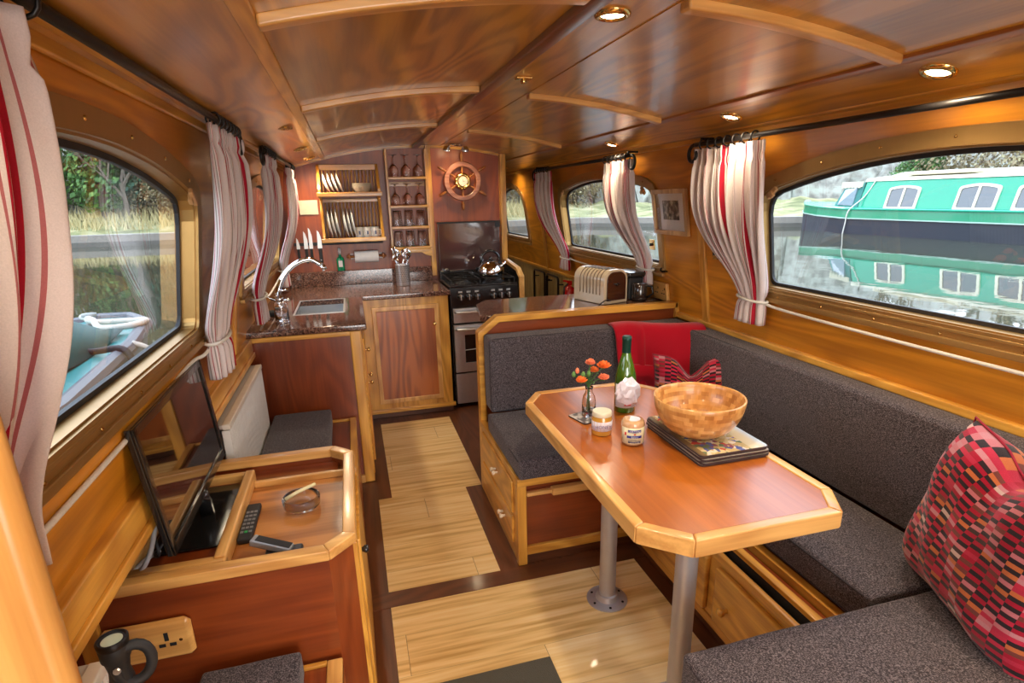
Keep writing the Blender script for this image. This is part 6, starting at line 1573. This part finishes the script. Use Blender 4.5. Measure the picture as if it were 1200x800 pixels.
link('cratch_window', hexa(NB(), [(gx(1)+.075, 11.95, 1.12), (gx(1)+.12, 11.95, 1.12), (GX+.40, 12.55, 1.14), (GX+.36, 12.55, 1.14), (gx(1)+.13, 11.93, 1.55), (gx(1)+.2, 11.93, 1.55), (GX+.52, 12.46, 1.52), (GX+.48, 12.46, 1.52)]), plain('clear_sheet', (.40, .48, .56), .15, .3, coat=1), t, world=True)
bm = NB()
for k in range(12):
    y = 11.78+k*.07; x = gx(1.6)+.02*k; box(bm, x-.03, x+.02, y, y+.066, 1.57-.02*(k % 2), 1.70)
link('scalloped_valance', bm, cream, t, world=True)
solo('bow_fender', lathe(NB(), [(0, -.10), (.08, -.08), (.11, 0), (.08, .08), (0, .10)], (GX+1.15, 14.45, 1.16), 14), plain('grey_fender', (.35, .37, .38), .8), 'grey bow fender at the tip of the green boat', 'fender', smooth=True)
solo('hull_rope', tube(NB(), smooth_pts([(gx(1.7)-.01, 11.42, 1.74), (gx(1.35)-.02, 11.60, 1.35), (GX-.02, 11.78, 1.02), (GX-.04, 11.82, .7), (GX-.04, 11.86, .40)]), .015, 6), ROPE(), 'pale rope hanging down the side of the green boat into the water', 'rope', smooth=True)
# ---- teal boat alongside on the left
t = thing('teal_moored_boat', 'teal boat bow with dark rubbing edge moored close outside the near left window', 'boat', (-1.4, 2.5, WZ))
teal = plain('teal_deck_paint', (.03, .30, .30), .3, coat=.4)
def tb(e=0): return [(-.935+(-e), -1.5), (-.935-e, 2.0), (-1.02-e, 2.9), (-1.12-e, 3.45-e*.5), (-1.26, 3.66-e), (-1.42, 3.68-e), (-1.56+e, 3.50-e), (-1.80+e, 2.9), (-2.3+e, 2.0), (-2.9+e, .8), (-2.9+e, -1.5)]
link('teal_hull', loft([[(x, y, WZ-.2) for x, y in tb(.10)], [(x, y, .86) for x, y in tb(0)]]), plain('teal_hull_paint', (.02, .10, .10), .4), t, world=True)
link('deck', prism(NB(), tb(.02), .86, .895), teal, t, world=True)
outl = tb(0); loop = [(x, y, .89) for x, y in outl]
link('rubbing_edge', tube(NB(), loop, .032, 8), plain('grey_rubbing_edge', (.16, .17, .19), .5), t, world=True)
link('mooring_stud', lathe(NB(), [(0, 0), (.03, 0), (.018, .015), (.018, .04), (.035, .05), (.035, .065), (0, .07)], (-1.38, 3.45, .895), 14), plain('stud_paint', (.35, .38, .36), .5), t, world=True, smooth=True)
solo('mooring_rope', tube(NB(), smooth_pts([(-1.38, 3.42, .93), (-1.30, 3.36, .925), (-1.17, 3.38, .92), (-1.07, 3.30, .93), (-1.10, 3.18, .93), (-1.25, 3.22, .92), (-1.34, 3.38, .935), (-1.42, 3.47, .94), (-1.40, 3.52, .93)]), .016, 8), ROPE(), 'white rope coiled round the stud on the teal bow', 'rope', smooth=True)
solo('side_rope', tube(NB(), smooth_pts([(-1.0, 2.85, .91), (-.93, 2.86, .86), (-.90, 2.85, .72), (-.90, 2.8, .60)]), .012, 8), ROPE(), 'thin pale rope over the edge of the teal boat', 'rope', smooth=True)
solo('black_strap', tube(NB(), smooth_pts([(-1.25, 2.75, .92), (-1.1, 2.70, .915), (-.97, 2.66, .925), (-.93, 2.64, .84)]), .014, 8), MATTBLK(), 'black strap tying the tarpaulin to the teal boat edge', 'strap', smooth=True)
bm = NB(); rows = []
pk = [(-2.2, -1.0), (-2.1, 1.4), (-1.95, 2.3)]
for j in range(22):
    v = j/21; y = -1.0+v*4.12; row = []
    ridge = 1.32-.40*max(0, (v-.86)/.14)**1.2; xr = -1.35; xe = -.985-.13*v
    for i in range(25):
        u = i/24; x = xe+(xr-.9-xe)*u
        up = (1-math.exp(-u/.13)) if u < .8 else (1-math.exp(-.8/.13))*(1-(u-.8)/.2*.7)
        z = .90+(ridge-.90)*up+.018*math.sin(v*26+u*5)*(1-u)+.012*math.sin(u*17+v*8)
        row.append(bm.verts.new((x, y+.02*math.sin(u*9), max(.897, z))))
    rows.append(row)
for a, b_ in zip(rows, rows[1:]):
    for i in range(24): bm.faces.new((a[i], a[i+1], b_[i+1], b_[i]))
solo('green_tarpaulin', bm, plain('dark_green_tarpaulin', (.025, .13, .125), .65), 'dark green tarpaulin draped over the teal boat outside the left window', 'tarpaulin', smooth=True, solid=.006)
